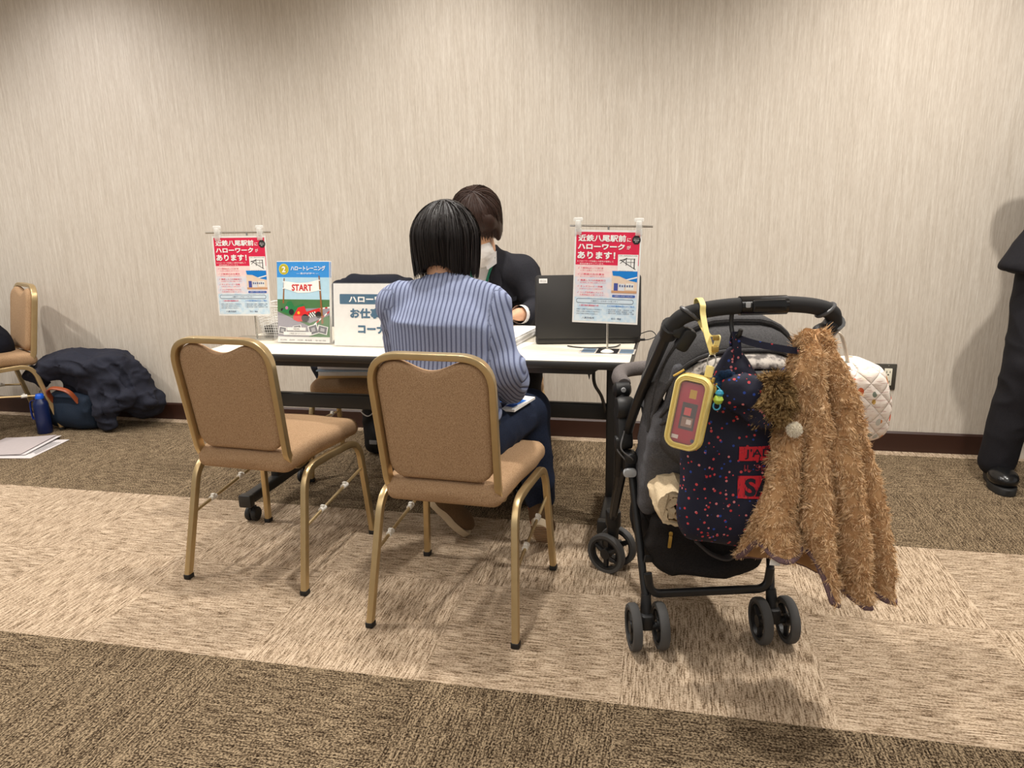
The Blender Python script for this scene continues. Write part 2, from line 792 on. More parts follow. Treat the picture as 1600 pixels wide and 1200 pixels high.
def carpet():
    m = N('carpet_tiles')
    co = m.coord('Object')
    sx = m.n('ShaderNodeSeparateXYZ')
    m.l(co, sx.inputs[0])
    X, Y = sx.outputs[0], sx.outputs[1]
    tx = m.math('FLOOR', m.math('DIVIDE', m.math('ADD', X, 0.087), TILE))
    ty = m.math('FLOOR', m.math('DIVIDE', m.math('SUBTRACT', Y, 2.0185), TILE))
    par = m.math('FLOORED_MODULO', m.math('ADD', tx, ty), 2.0)          # 1: lines run towards the wall
    # two rows of light tiles between dark rows
    row = m.math('FLOORED_MODULO', m.math('ADD', ty, 1.0), 4.0)
    light = m.math('LESS_THAN', row, 1.5)
    u = m.math('ADD', m.math('MULTIPLY', Y, m.math('SUBTRACT', 1.0, par)), m.math('MULTIPLY', X, par))   # across the lines
    v = m.math('ADD', m.math('MULTIPLY', X, m.math('SUBTRACT', 1.0, par)), m.math('MULTIPLY', Y, par))
    jit = m.n('ShaderNodeTexWhiteNoise', noise_dimensions='2D')
    cv = m.n('ShaderNodeCombineXYZ')
    m.l(tx, cv.inputs[0])
    m.l(ty, cv.inputs[1])
    m.l(cv.outputs[0], jit.inputs[0])
    uv = m.n('ShaderNodeCombineXYZ')
    m.l(m.math('ADD', u, m.math('MULTIPLY', jit.outputs[0], 7.0)), uv.inputs[0])
    m.l(v, uv.inputs[1])
    line = m.noise(m.mapping(uv.outputs[0], (235, 17.0, 1)), 1.0, 2.0, 0.6)
    line2 = m.noise(m.mapping(uv.outputs[0], (60, 1.2, 1)), 1.0, 1.0)
    loop = m.noise(m.mapping(uv.outputs[0], (230, 170, 1)), 1.0, 2.0, 0.65)
    s = m.math('ADD', m.math('ADD', m.math('MULTIPLY', line, 0.56), m.math('MULTIPLY', line2, 0.04)), m.math('MULTIPLY', loop, 0.40))
    cl = m.ramp(s, [(0.39, rgba((96, 78, 60))), (0.475, rgba((162, 141, 117))), (0.57, rgba((204, 184, 160)))])
    s2 = m.math('ADD', m.math('ADD', m.math('MULTIPLY', line, 0.34), m.math('MULTIPLY', line2, 0.06)), m.math('MULTIPLY', loop, 0.60))
    cd_ = m.ramp(s2, [(0.41, rgba((38, 28, 20))), (0.49, rgba((98, 83, 65))), (0.58, rgba((162, 143, 116)))])
    tone = m.math('ADD', 0.94, m.math('MULTIPLY', jit.outputs[0], 0.10))
    col = m.mix(light, cd_, cl)
    hs = m.n('ShaderNodeHueSaturation')
    m.l(tone, hs.inputs['Value'])
    m.l(col, hs.inputs['Color'])
    m.set(Base_Color=hs.outputs[0], Roughness=1.0, Specular_IOR_Level=0.05)
    m.bump(s, 0.6, 0.004)
    return m.m


def wallpaper():
    m = N('woven_wallpaper')
    co = m.coord('Object')
    a = m.noise(m.mapping(co, (330, 1, 9)), 1.0, 2.0, 0.6)
    b = m.noise(m.mapping(co, (110, 1, 3.0)), 1.0, 2.0, 0.5)
    c = m.noise(m.mapping(co, (500, 1, 40)), 1.0, 1.0)
    s = m.math('ADD', m.math('ADD', m.math('MULTIPLY', a, 0.45), m.math('MULTIPLY', b, 0.25)), m.math('MULTIPLY', c, 0.3))
    col = m.ramp(s, [(0.34, rgba((186, 175, 160))), (0.50, rgba((202, 192, 178))), (0.66, rgba((216, 208, 195)))])
    m.set(Base_Color=col, Roughness=0.75, Specular_IOR_Level=0.25)
    m.bump(s, 0.25, 0.002)
    return m.m


M_carpet, M_wall = carpet(), wallpaper()
M_base = flat('dark_brown_skirting', (52, 27, 17), 0.45)
M_ceil = flat('ceiling_white', (225, 218, 206), 0.9)

b = MB().box((-0.5, 0.6, -0.05), (11, 6.4, 0.10))
struct(obj('floor', b, M_carpet, smooth=False))
b = MB().box((-0.5, WALL_Y + 0.06, 1.35), (11, 0.12, 2.7))
struct(obj('wall_back', b, M_wall, smooth=False))
b = MB().box((-0.5, 0.6, 2.75), (11, 6.4, 0.10))
struct(obj('ceiling', b, M_ceil, smooth=False))
b = MB().prism([(-6, WALL_Y, 0), (-6, WALL_Y - 0.012, 0), (-6, WALL_Y - 0.012, 0.088), (-6, WALL_Y - 0.006, 0.096), (-6, WALL_Y, 0.096)], (11, 0, 0))
struct(obj('baseboard_back', b, M_base, smooth=False))
# pale edge of the wall where it turns out at the far right
b = MB().box((1.665, WALL_Y - 0.02, 1.35), (0.16, 0.04, 2.7))
struct(obj('trim_1', b, M_wall, smooth=False))

# wall socket
M_plate = flat('grey_steel_plate', (92, 88, 80), 0.35, 0.6)
M_ivory = flat('ivory_socket', (232, 226, 205), 0.4)
M_slot = flat('socket_slot', (40, 36, 30), 0.6)
t = thing('wall_socket', 'grey metal wall socket plate with ivory outlets above the skirting', 'socket', (0.985, WALL_Y, 0.357))
b = MB().rbox((0, -0.003, 0), (0.118, 0.006, 0.122), 0.003, axis=1)
obj('cover_plate', b, M_plate, t)
for sx in (-0.024, 0.024):
    b = MB().rbox((sx, -0.007, 0), (0.033, 0.004, 0.080), 0.002, axis=1)
    for z in (0.021, -0.024):
        b.box((sx - 0.007, -0.0092, z + 0.003), (0.0026, 0.001, 0.011), mi=1)
        b.box((sx + 0.007, -0.0092, z + 0.003), (0.0026, 0.001, 0.010), mi=1)
        b.lathe((sx, -0.0088, z - 0.010), [(0.0035, 0), (0.0035, -0.001)], (0, 1, 0), 10, mi=1)
    obj('outlet', b, [M_ivory, M_slot], t)
    for z in (0.053, -0.053):
        obj('screw', MB().lathe((sx, -0.006, z), [(0.003, 0), (0.003, -0.0012), (0.001, -0.002)], (0, 1, 0), 10), flat('steel', (190, 188, 180), 0.3, 0.9), t)

# ================================================================ folding table
M_lam = flat('white_laminate', (232, 224, 206), 0.35)
M_black = flat('black_powder_coat', (38, 37, 36), 0.45)
M_edge = flat('black_edge_band', (46, 44, 42), 0.4)
M_rub = flat('black_rubber', (28, 28, 28), 0.6)
M_steel = flat('steel', (190, 188, 180), 0.3, 0.9)
TZ = 0.675
t = thing('folding_table', 'long white-topped folding table with black edge and legs on castors', 'table', (-0.858, 2.55, 0), -0.4)
b = MB()
b.rbox((0, 0, TZ - 0.0135), (1.52, 0.60, 0.025), 0.018, n=4)
obj('table_edge', b, M_edge, t)
b = MB().rbox((0, 0, TZ - 0.0015), (1.504, 0.584, 0.003), 0.012, n=4)
obj('tabletop', b, M_lam, t)
b = MB()
b.prism([(-0.64, -0.27, TZ - 0.026), (0.66, -0.27, TZ - 0.026), (0.63, -0.27, TZ - 0.047), (-0.61, -0.27, TZ - 0.047)], (0, 0.03, 0))
b.box((0, 0.22, TZ - 0.04), (1.26, 0.03, 0.03))
obj('under_rail', b, M_black, t)
obj('stretcher_beam', MB().rbox((0, 0.0, 0.432), (1.32, 0.03, 0.058), 0.006, axis=0), M_black, t)
for sx in (-1, 1):
    x = sx * 0.675
    b = MB()
    b.rbox((x, 0.0, 0.36), (0.034, 0.062, 0.56), 0.006)
    b.prism([(x - 0.017, -0.20, TZ - 0.026), (x - 0.017, 0.20, TZ - 0.026), (x - 0.017, 0.03, TZ - 0.085), (x - 0.017, -0.03, TZ - 0.085)], (0.034, 0, 0))
    g = obj('leg', b, M_black, t)
    b = MB().rbox((x, 0, 0.095), (0.042, 0.47, 0.040), 0.008, axis=1)
    for sy in (-1, 1):
        b.rbox((x, sy * 0.238, 0.093), (0.050, 0.03, 0.048), 0.006, axis=1)
    obj('foot_bar', b, M_black, t)
    b = MB()
    b.tube(fillet([(x - sx * 0.055, -0.10, TZ - 0.03), (x - sx * 0.055, -0.10, TZ - 0.12), (x - sx * 0.03, -0.06, TZ - 0.17), (x - sx * 0.02, -0.02, TZ - 0.24)], 0.03), 0.006, 8)
    b.prism([(x - sx * 0.085, -0.12, TZ - 0.03), (x - sx * 0.06, -0.12, TZ - 0.03), (x - sx * 0.068, -0.12, TZ - 0.10)], (0, 0.02, 0))
    obj('folding_lever', b, M_black, t)
    for sy in (-1, 1):
        y = sy * 0.205
        b = MB()
        b.lathe((x, y, 0.05), [(0.006, 0.03), (0.006, 0.0)], (0, 0, 1), 10)
        for q in (-1, 1):
            b.lathe((x + q * 0.0125, y, 0.0275), [(0.010, -0.010), (0.024, -0.010), (0.0275, -0.006), (0.0275, 0.006), (0.024, 0.010), (0.010, 0.010)], (1, 0, 0), 24)
        b.rbox((x, y, 0.042), (0.012, 0.04, 0.026), 0.004, axis=0)
        obj('castor', b, M_rub, t)

# ================================================================ banquet chairs


def chair_fabric():
    m = N('beige_chair_cloth')
    co = m.coord()
    a = m.noise(m.mapping(co, (1, 1, 0.5)), 480.0, 2.0, 0.6)
    b_ = m.noise(m.mapping(co, (0.6, 1, 1)), 900.0, 2.0, 0.6)
    s = m.math('ADD', m.math('MULTIPLY', a, 0.5), m.math('MULTIPLY', b_, 0.5))
    col = m.ramp(s, [(0.36, rgba((132, 104, 77))), (0.5, rgba((166, 135, 103))), (0.66, rgba((190, 160, 127)))])
    m.set(Base_Color=col, Roughness=0.9, Specular_IOR_Level=0.2)
    m.bump(s, 0.25, 0.0015)
    return m.m


M_cloth = chair_fabric()
mg = N('champagne_gold_metal')
mg.set(Base_Color=mg.mix(mg.noise(mg.coord(), 30.0), rgba((190, 166, 122)), rgba((206, 182, 138))), Metallic=0.8, Roughness=0.34)
M_gold = mg.m
M_white = flat('white_plastic', (228, 224, 214), 0.4)
M_cap = flat('black_foot_cap', (24, 23, 22), 0.6)


def chair():
    t = thing('banquet_chair', '', 'chair')
    # seat cushion: rounded, crowned
    F = Field((-0.27, -0.27, 0.34), (0.27, 0.29, 0.52), 0.008)
    F.add(p_box((0, 0.020, 0.406), (0.205, 0.205, 0.033), r=0.030), 0.01)
    F.add(p_ell((0, 0.02, 0.420), (0.19, 0.20, 0.032)), 0.03)
    P, Q = F.mesh(3)
    x, y = P[:, 0].copy(), P[:, 1].copy()
    P[:, 0] *= 0.80 + 0.19 * np.clip((y + 0.20) / 0.30, 0, 1)               # wider at the front
    P[:, 2] -= 0.10 * np.clip(-y - 0.02, 0, 1) - 0.010        # falls a little to the back
    P[:, 2] -= 0.25 * np.clip(y - 0.17, 0, 1) ** 1.2
    quick('seat', P, Q, M_cloth, t)
    obj('seat_edge', MB().rbox((0, 0.030, 0.377), (0.30, 0.33, 0.012), 0.05, n=5), M_gold, t)
    # back frame: one bent tube, leaning back, feet running under the seat
    ln = math.radians(9.0)

    def bk(x, h, off=0.0):                                     # point on the back plane, h along the slope
        return V(x, -0.160 - math.sin(ln) * h + off, 0.388 + math.cos(ln) * h)
    hw, ht = 0.166, 0.408
    path = [V(-0.13, 0.05, 0.384), V(-0.155, -0.12, 0.380), bk(-hw * 0.95, 0.03), bk(-hw, ht), bk(hw, ht), bk(hw * 0.95, 0.03), V(0.155, -0.12, 0.380), V(0.13, 0.05, 0.384)]
    pts = fillet(path, [0.02, 0.06, 0.09, 0.0855, 0.0855, 0.09, 0.06, 0.02][0:8], 9)
    prof = rrect(0.0185, 0.029, 0.004, 2)
    obj('back_frame', MB().tube(pts, 1.0, prof=prof, up=(1, 0, 0)), M_gold, t, wn=True)
    # back pad: outline with a dip at the top for the hand hold
    out = []
    w_, top, bot = 0.155, 0.394, 0.054
    for k in range(7):
        a = math.radians(-90 + 90 * k / 6)
        out.append((w_ * 0.96 - 0.045 + 0.045 * math.cos(a), bot + 0.045 + 0.045 * math.sin(a)))
    for k in range(7):
        a = math.radians(90 * k / 6)
        out.append((w_ - 0.060 + 0.060 * math.cos(a), top - 0.060 + 0.060 * math.sin(a)))
    for k in range(1, 24):
        u = 1 - 2 * k / 24
        out.append(((w_ - 0.060) * u, top - 0.026 * (0.5 + 0.5 * math.cos(PI * min(1.0, abs(u) * 1.05))) ** 0.8))
    out += [(-p, q) for p, q in out[:14]][::-1]
    rings = []
    for off, ins in ((-0.017, 0.022), (-0.0155, 0.008), (-0.010, 0.001), (0.0, 0.0), (0.012, 0.002), (0.021, 0.012), (0.0245, 0.032)):
        r = []
        for p, q in out:
            d = V(p, q - (bot + top) / 2)
            d = d - nrm(d) * ins
            bow = 0.014 * (d[0] / w_) ** 2
            o3 = bk(d[0], d[1] + (bot + top) / 2)
            r.append(o3 + V(0, math.cos(ln), math.sin(ln)) * (off + bow))
        rings.append(r)
    obj('backrest', MB().loft(rings), M_cloth, t)
    # legs: side frames of square tube, rear leg and front leg each a part
    sq = rrect(0.020, 0.024, 0.005, 2)
    for sx in (-1, 1):
        rear = fillet([(sx * 0.214, -0.225, 0.012), (sx * 0.196, -0.140, 0.377), (sx * 0.195, 0.0, 0.374)], 0.075, 9)
        front = fillet([(sx * 0.195, 0.0, 0.374), (sx * 0.199, 0.200, 0.366), (sx * 0.220, 0.225, 0.012)], 0.075, 9)
        for nm, q in (('leg', rear), ('leg', front)):
            o = obj(nm, MB().tube(q, 1.0, prof=sq, up=(sx, 0, 0)), M_gold, t, wn=True)
            e = q[0] if q[0][2] < 0.1 else q[-1]
            obj('foot_cap', MB().rbox((e[0], e[1], 0.008), (0.024, 0.027, 0.016), 0.005), M_cap, o)
        a, c = V(sx * 0.209, -0.186, 0.205), V(sx * 0.204, 0.209, 0.262)
        o = obj('stretcher', MB().tube([a, c], 0.0052, 8), M_gold, t)
        for f in (0.28, 0.66):
            q = a + (c - a) * f
            obj('bumper', MB().tube([q - V(0, 0.014, 0), q + V(0, 0.014, 0)], 0.0085, 10).box(q + V(sx * 0.0, 0, 0.009), (0.011, 0.010, 0.008)), M_white, o)
    return t


CH = chair()
CHG = 'beige banquet chairs'
CH.location = (-1.266, 2.105, 0)
CH.rotation_euler = (0, 0, math.radians(-4.2))
CH['label'] = 'empty beige banquet chair with its back to us before the table'
dup(CH, (-0.571, 1.945, 0), -3.5, 'beige banquet chair on which the person in the blue ribbed sweater sits')
dup(CH, (-1.315, 3.02, 0), 188, 'banquet chair behind the table with a stack of booklets on its seat')
dup(CH, (-0.735, 3.106, 0), 191.5, 'banquet chair of the dark-suited person behind the table')
dup(CH, (-3.57, 3.20, 0), 150, 'banquet chair standing by the wall beside the heap of navy coat')
# ================================================================ printed sheets
_txt = {}


def glyphs(text, bold=0.0):
    """letters as flat polygons, unit height box"""
    k = (text, bold)
    if k in _txt:
        return _txt[k]
    cu = bpy.data.curves.new('letters', 'FONT')
    cu.body = text
    cu.size = 1.0
    cu.resolution_u = 3
    cu.offset = bold
    o = bpy.data.objects.new('letters', cu)
    C.objects.link(o)
    bpy.context.view_layer.update()
    dg = bpy.context.evaluated_depsgraph_get()
    me = o.evaluated_get(dg).to_mesh()
    v = np.array([(p.co.x, p.co.y) for p in me.vertices]) if len(me.vertices) else np.zeros((0, 2))
    f = [tuple(p.vertices) for p in me.polygons]
    o.evaluated_get(dg).to_mesh_clear()
    bpy.data.objects.remove(o)
    bpy.data.curves.remove(cu)
    _txt[k] = (v, f)
    return v, f


class Sheet:
    """a printed sheet: paper with ink lying on it; local x right, z up, face towards -y, origin at bottom left"""

    def __init__(s, w_, h, paper, thick=0.0006):
        s.w, s.h = w_, h
        s.mb = MB()
        s.mats = [paper]
        s.lay = 0
        s.y0 = -thick / 2
        s.mb.box((w_ / 2, 0, h / 2), (w_, thick, h))

    def mi(s, m):
        if m not in s.mats:
            s.mats.append(m)
        return s.mats.index(m)

    def poly(s, pts, m, layer=1):
        y = s.y0 - layer * 0.00022
        s.mb.add([(p[0], y, p[1]) for p in pts], [tuple(range(len(pts)))], s.mi(m))

    def rect(s, x, z, w_, h, m, layer=1, r=0.0):
        if r:
            s.poly([(x + w_ / 2 + a, z + h / 2 + b_) for a, b_ in rrect(w_, h, r, 4)], m, layer)
        else:
            s.poly([(x, z), (x + w_, z), (x + w_, z + h), (x, z + h)], m, layer)

    def disc(s, x, z, r, m, layer=2, n=20, rz=None):
        s.poly([(x + r * math.cos(2 * PI * k / n), z + (rz or r) * math.sin(2 * PI * k / n)) for k in range(n)], m, layer)

    def line(s, a, b_, w_, m, layer=3):
        a, b_ = np.array(a, float), np.array(b_, float)
        d = (b_ - a) / max(np.linalg.norm(b_ - a), 1e-9)
        n = np.array((-d[1], d[0])) * w_ / 2
        s.poly([a - n, b_ - n, b_ + n, a + n], m, layer)

    def text(s, t, x, z, h, m, w_=None, bold=0.0, layer=4, fat=0.0):
        """left bottom at x,z; letter height h; squeezed to width w_ if given; fat thickens the strokes"""
        if fat:
            for i, (dx, dz) in enumerate(((fat, 0), (-fat, 0), (0, fat), (0, -fat))):
                s.text(t, x + dx, z + dz, h, m, w_, bold, layer + 0.12 * (i + 1))
            layer += 0.6
        v, f = glyphs(t, bold)
        if not len(v):
            return
        lo, hi = v.min(0), v.max(0)
        k = h / max(hi[1] - lo[1], 1e-6)
        kx = k if w_ is None else w_ / max(hi[0] - lo[0], 1e-6)
        y = s.y0 - layer * 0.00022
        s.mb.add([(x + (p[0] - lo[0]) * kx, y, z + (p[1] - lo[1]) * k) for p in v], f, s.mi(m))

    def done(s, name, parent=None, R=None, t=(0, 0, 0)):
        if R is not None or t != (0, 0, 0):
            s.mb.xf(R, t)
        me = bpy.data.meshes.new(name)
        me.from_pydata(s.mb.v, [], s.mb.f)
        me.polygons.foreach_set('material_index', s.mb.mi)
        return link(name, me, s.mats, parent, False)


def ink(col, rough=0.5):
    return flat('ink_%02x%02x%02x' % tuple(int(c) for c in col), col, rough)


W_PAPER = flat('white_paper', (238, 236, 232), 0.6)
I_RED, I_WHITE, I_NAVY, I_BLUE, I_BLK = ink((224, 30, 74)), ink((250, 248, 244)), ink((30, 52, 92)), ink((0, 118, 200)), ink((26, 24, 26))
M_clear = clear('clear_acrylic', alpha=0.06)
M_chrome = flat('brushed_steel_rod', (200, 198, 190), 0.25, 0.95)


def washed(name, a, b_):
    """pale printed wash, blotched"""
    m = N(name)
    nz = m.noise(m.coord(), 55.0, 3.0)
    m.set(Base_Color=m.mix(m.ramp(nz, [(0.4, (0, 0, 0, 1)), (0.6, (1, 1, 1, 1))]), rgba(a), rgba(b_)), Roughness=0.5)
    return m.m


I_PINK = washed('pale_pink_print', (248, 214, 214), (250, 228, 222))
I_MIST = washed('pale_lilac_print', (222, 226, 236), (240, 228, 230))
I_ICE = washed('pale_blue_print', (196, 222, 240), (222, 236, 244))


def job_poster(w_, h):
    s = Sheet(w_, h, W_PAPER)
    X = lambda f: f * w_
    Z = lambda f: (1 - f) * h
    R_ = lambda x0, y0, x1, y1, m, l=1, r=0: s.rect(X(x0), Z(y1), X(x1 - x0), (y1 - y0) * h, m, l, r)
    T_ = lambda t, x0, y0, x1, y1, m, bold=0.0, fat=0.0: s.text(t, X(x0), Z(y1), (y1 - y0) * h, m, X(x1 - x0), bold, fat=fat)
    R_(.025, .022, .975, .372, I_RED)
    R_(.025, .372, .975, .50, I_PINK)
    R_(.025, .50, .975, .72, I_MIST)
    R_(.025, .72, .975, .98, I_ICE)
    T_('近鉄八尾駅前', .06, .052, .77, .122, I_WHITE, .010, .0006)
    T_('に', .79, .082, .845, .120, I_WHITE, 0, .0003)
    T_('ハローワーク', .055, .146, .755, .205, I_WHITE, .016, .0008)
    T_('が', .79, .160, .845, .200, I_WHITE, 0, .0003)
    T_('あります！', .055, .232, .62, .305, I_WHITE, .008, .0009)
    T_('※ ハローワーク布施と八尾市が連携して', .05, .322, .60, .342, I_WHITE)
    T_('就労支援を行っています。', .09, .350, .46, .368, I_WHITE)
    s.poly([(X(.925) + .0135 * math.cos(a), Z(.10) + .0135 * (1 + .12 * (k % 2)) * math.sin(a)) for k, a in enumerate([2 * PI * k / 16 for k in range(16)])], I_BLK, 3)
    T_('ハローワーク', .885, .078, .965, .090, I_WHITE)
    T_('職業相談', .885, .096, .965, .108, I_WHITE)
    T_('窓口', .905, .114, .945, .126, I_WHITE)
    # little street map
    R_(.665, .255, .965, .44, I_WHITE, 2)
    T_('近鉄八尾駅前周辺の地図', .68, .262, .95, .272, I_BLK)
    for a, c, wd in (((.70, .31), (.93, .41), .0022), ((.69, .32), (.78, .30), .0022), ((.70, .35), (.80, .29), .0018), ((.79, .29), (.79, .37), .0022), ((.79, .30), (.92, .30), .0015), ((.80, .335), (.92, .335), .0015), ((.86, .30), (.86, .375), .0012), ((.91, .295), (.91, .40), .0030), ((.76, .335), (.88, .39), .0014)):
        s.line((X(a[0]), Z(a[1])), (X(c[0]), Z(c[1])), wd, I_BLK)
    T_('八尾市光町 近鉄八尾駅 徒歩3分', .68, .424, .90, .432, I_BLK)
    # street picture
    R_(.585, .44, .965, .665, ink((238, 214, 190)), 2)
    s.poly([(X(.585), Z(.43)), (X(.965), Z(.43)), (X(.965), Z(.545)), (X(.85), Z(.53)), (X(.70), Z(.485)), (X(.60), Z(.48))], ink((0, 128, 214)), 3)
    s.poly([(X(.78), Z(.52)), (X(.965), Z(.485)), (X(.965), Z(.500)), (X(.82), Z(.527))], I_WHITE, 4)
    R_(.62, .56, .68, .64, ink((70, 84, 160)), 3)
    R_(.69, .565, .78, .64, ink((226, 230, 238)), 3)
    R_(.80, .56, .92, .63, ink((240, 238, 232)), 3)
    for k in range(6):
        R_(.70 + k * .037, .575 + .004 * (k % 2), .722 + k * .037, .600, ink((96, 110, 150)), 4)
    R_(.585, .64, .965, .665, ink((206, 158, 120)), 3)
    R_(.60, .685, .945, .712, ink((58, 98, 178)), 3, .003)
    T_('八尾市ワークサポートセンター', .63, .690, .915, .706, I_WHITE)
    pink = ink((222, 44, 84))
    rows = (('八尾市PLUSしごと支援室', '人材と企業をつなぎます！'), ('ご希望のお仕事を', 'きっちりご紹介いたします！'), ('職業しらべの相談窓口', 'お仕事探しを丁寧に支援しています！'), ('キッズコーナー完備', 'お子様づれでも安心してご利用できます！'), ('シニア世代求人ファイル', '仕事情報をお届けします！'))
    for k, (a, c) in enumerate(rows):
        y0 = .395 + k * .066
        T_('✓', .065, y0, .09, y0 + .018, pink)
        T_(a, .11, y0, .11 + .34 + .02 * (k % 3), y0 + .019, pink, .012)
        T_(c, .10, y0 + .029, .46 + .02 * (k % 3), y0 + .043, pink)
    x0, y0, x1, y1 = .055, .735, .925, .785
    R_(x0, y0, x1, y1, I_NAVY, 2, .006)
    R_(x0 + .006, y0 + .005, x1 - .006, y1 - .005, ink((216, 232, 243)), 3, .005)
    T_('八尾市ワークサポートセンター', .28, .750, .69, .770, I_NAVY, .006)
    T_('八尾市無料職業紹介所', .10, .80, .40, .820, pink, .01)
    T_('その他就職相談窓口のご案内', .53, .80, .94, .818, I_BLUE, .008)
    for k in range(3):
        T_('月曜から金曜 午前9時から午後5時まで', .06, .845 + k * .025, .45 - .03 * k, .858 + k * .025, I_NAVY)
        T_('八尾市光町 近鉄八尾駅前 二階', .52, .842 + k * .020, .94 - .03 * (k % 2), .855 + k * .020, I_NAVY)
    T_('八尾市役所', .15, .935, .34, .957, I_NAVY, .008)
    T_('窓口・相談', .60, .935, .75, .955, I_NAVY, .006)
    return s


def poster_stand(name, label, lab2, loc, rz, tilt, bar, clipx, post_h, foot):
    """T-shaped chrome stand with two clear clips, and the poster hanging from them"""
    t = thing('sign_stand', label, 'sign stand', loc, rz, 'chrome poster stands')
    if foot == 'plate':
        obj('base', MB().rbox((0, 0, 0.003), (0.17, 0.085, 0.006), 0.012), M_chrome, t)
    else:
        obj('base', MB().lathe((0, 0, 0), [(0.022, 0), (0.022, 0.004), (0.014, 0.009), (0.007, 0.012)], n=20), M_white, t)
    obj('post', MB().tube([(0, 0, 0.005), (0, 0, post_h)], 0.0035, 10), M_chrome, t)
    R = euler(0, tilt, 0)
    obj('crossbar', MB().tube([R @ V(bar[0], 0, 0) + V(0, 0, post_h), R @ V(bar[1], 0, 0) + V(0, 0, post_h)], 0.0032, 8), M_chrome, t)
    for cx in clipx:
        q = R @ V(cx, 0, 0) + V(0, 0, post_h)
        b = MB().rbox(q + V(0, -0.005, 0.004), (0.018, 0.018, 0.026), 0.004, axis=1)
        b.rbox(q + V(0, -0.006, 0.020), (0.030, 0.010, 0.012), 0.004, axis=1)
        b.rbox(q + V(0, -0.008, -0.018), (0.022, 0.006, 0.022), 0.003, axis=1)
        obj('clip', b, [clear('clear_clip', (0.95, 0.94, 0.9), 0.15, 0.55)], t)
    w_, h = 0.214, 0.300
    s = job_poster(w_, h)
    cx = sum(clipx) / 2
    p = s.done('poster', None, R @ euler(-2.0, 0, 0), tuple(R @ V(cx - w_ / 2, -0.0185, -0.012 - h) + V(0, 0, post_h)))
    p.location = loc
    p.rotation_euler = (0, 0, math.radians(rz))
    tag(p, lab2, 'poster', 'red and white job office posters')
    return t


poster_stand('a', 'chrome poster stand with flat base plate, next to the wire basket', 'red and white job office poster hanging over the wire basket', (-1.553, 2.535, TZ), 4, 0.2, (-0.165, 0.095), (-0.115, 0.055), 0.405, 'plate')
poster_stand('b', 'chrome poster stand with round foot in front of the laptop', 'red and white job office poster hanging before the laptop', (-0.190, 2.405, TZ), -2, 1.5, (-0.125, 0.140), (-0.097, 0.097), 0.413, 'round')

# ---------------------------------------------------------------- white wire basket
t = thing('wire_basket', 'white wire mesh basket on the table behind the leaflet holders', 'basket', (-1.475, 2.675, TZ), 2)
b = MB()
bw, bd, bh = 0.23, 0.17, 0.115


def bpt(u, v, z):
    k = 0.86 + 0.14 * z / bh
    return V(u * bw / 2 * k, v * bd / 2 * k, z + 0.004)


for z in np.linspace(0.0, bh, 12):
    q = [bpt(a * 1.0, c * 1.0, z) for a, c in rrect(2, 2, 0.12, 3)]
    b.tube(q, 0.0011 if z < bh - 0.001 else 0.0028, 5, closed=True)
for k in range(23):
    u = -1 + 2 * k / 22
    for sv in (-1, 1):
        b.tube([bpt(u, sv, 0), bpt(u, sv, bh)], 0.0010, 4)
    b.tube([bpt(u, -1, 0), bpt(u, 1, 0)], 0.0010, 4)
for k in range(17):
    u = -1 + 2 * k / 16
    for sv in (-1, 1):
        b.tube([bpt(sv, u, 0), bpt(sv, u, bh)], 0.0010, 4)
obj('mesh', b, flat('white_wire', (235, 233, 228), 0.4), t)
b = MB().box((0, 0, 0.02), (bw * 0.78, bd * 0.78, 0.028))
tag(obj('document_tray', b.xf(rot2(2), (-1.475, 2.675, TZ + 0.004)), flat('dark_grey_tray', (74, 72, 68), 0.5)), 'dark flat tray lying in the white wire basket', 'tray')

# ---------------------------------------------------------------- leaflet holder with picture leaflets
t = thing('leaflet_holder', 'clear acrylic leaflet holder with the blue START leaflets', 'leaflet holder', (-1.315, 2.445, TZ), -1.5)
b = MB()
tl = euler(-8, 0, 0)
b.box(V(0, 0.028, 0.002), (0.236, 0.10, 0.003))
b.box(tl @ V(0, 0.034, 0.125) + V(0, 0, 0.003), (0.222, 0.003, 0.25))
b.box(tl @ V(0, -0.004, 0.052) + V(0, 0, 0.003), (0.236, 0.0025, 0.10))
for sx in (-1, 1):
    b.box(tl @ V(sx * 0.1165, 0.015, 0.052) + V(0, 0, 0.003), (0.003, 0.036, 0.10))
obj('tray', b, M_clear, t, smooth=False)

LW, LH = 0.212, 0.299


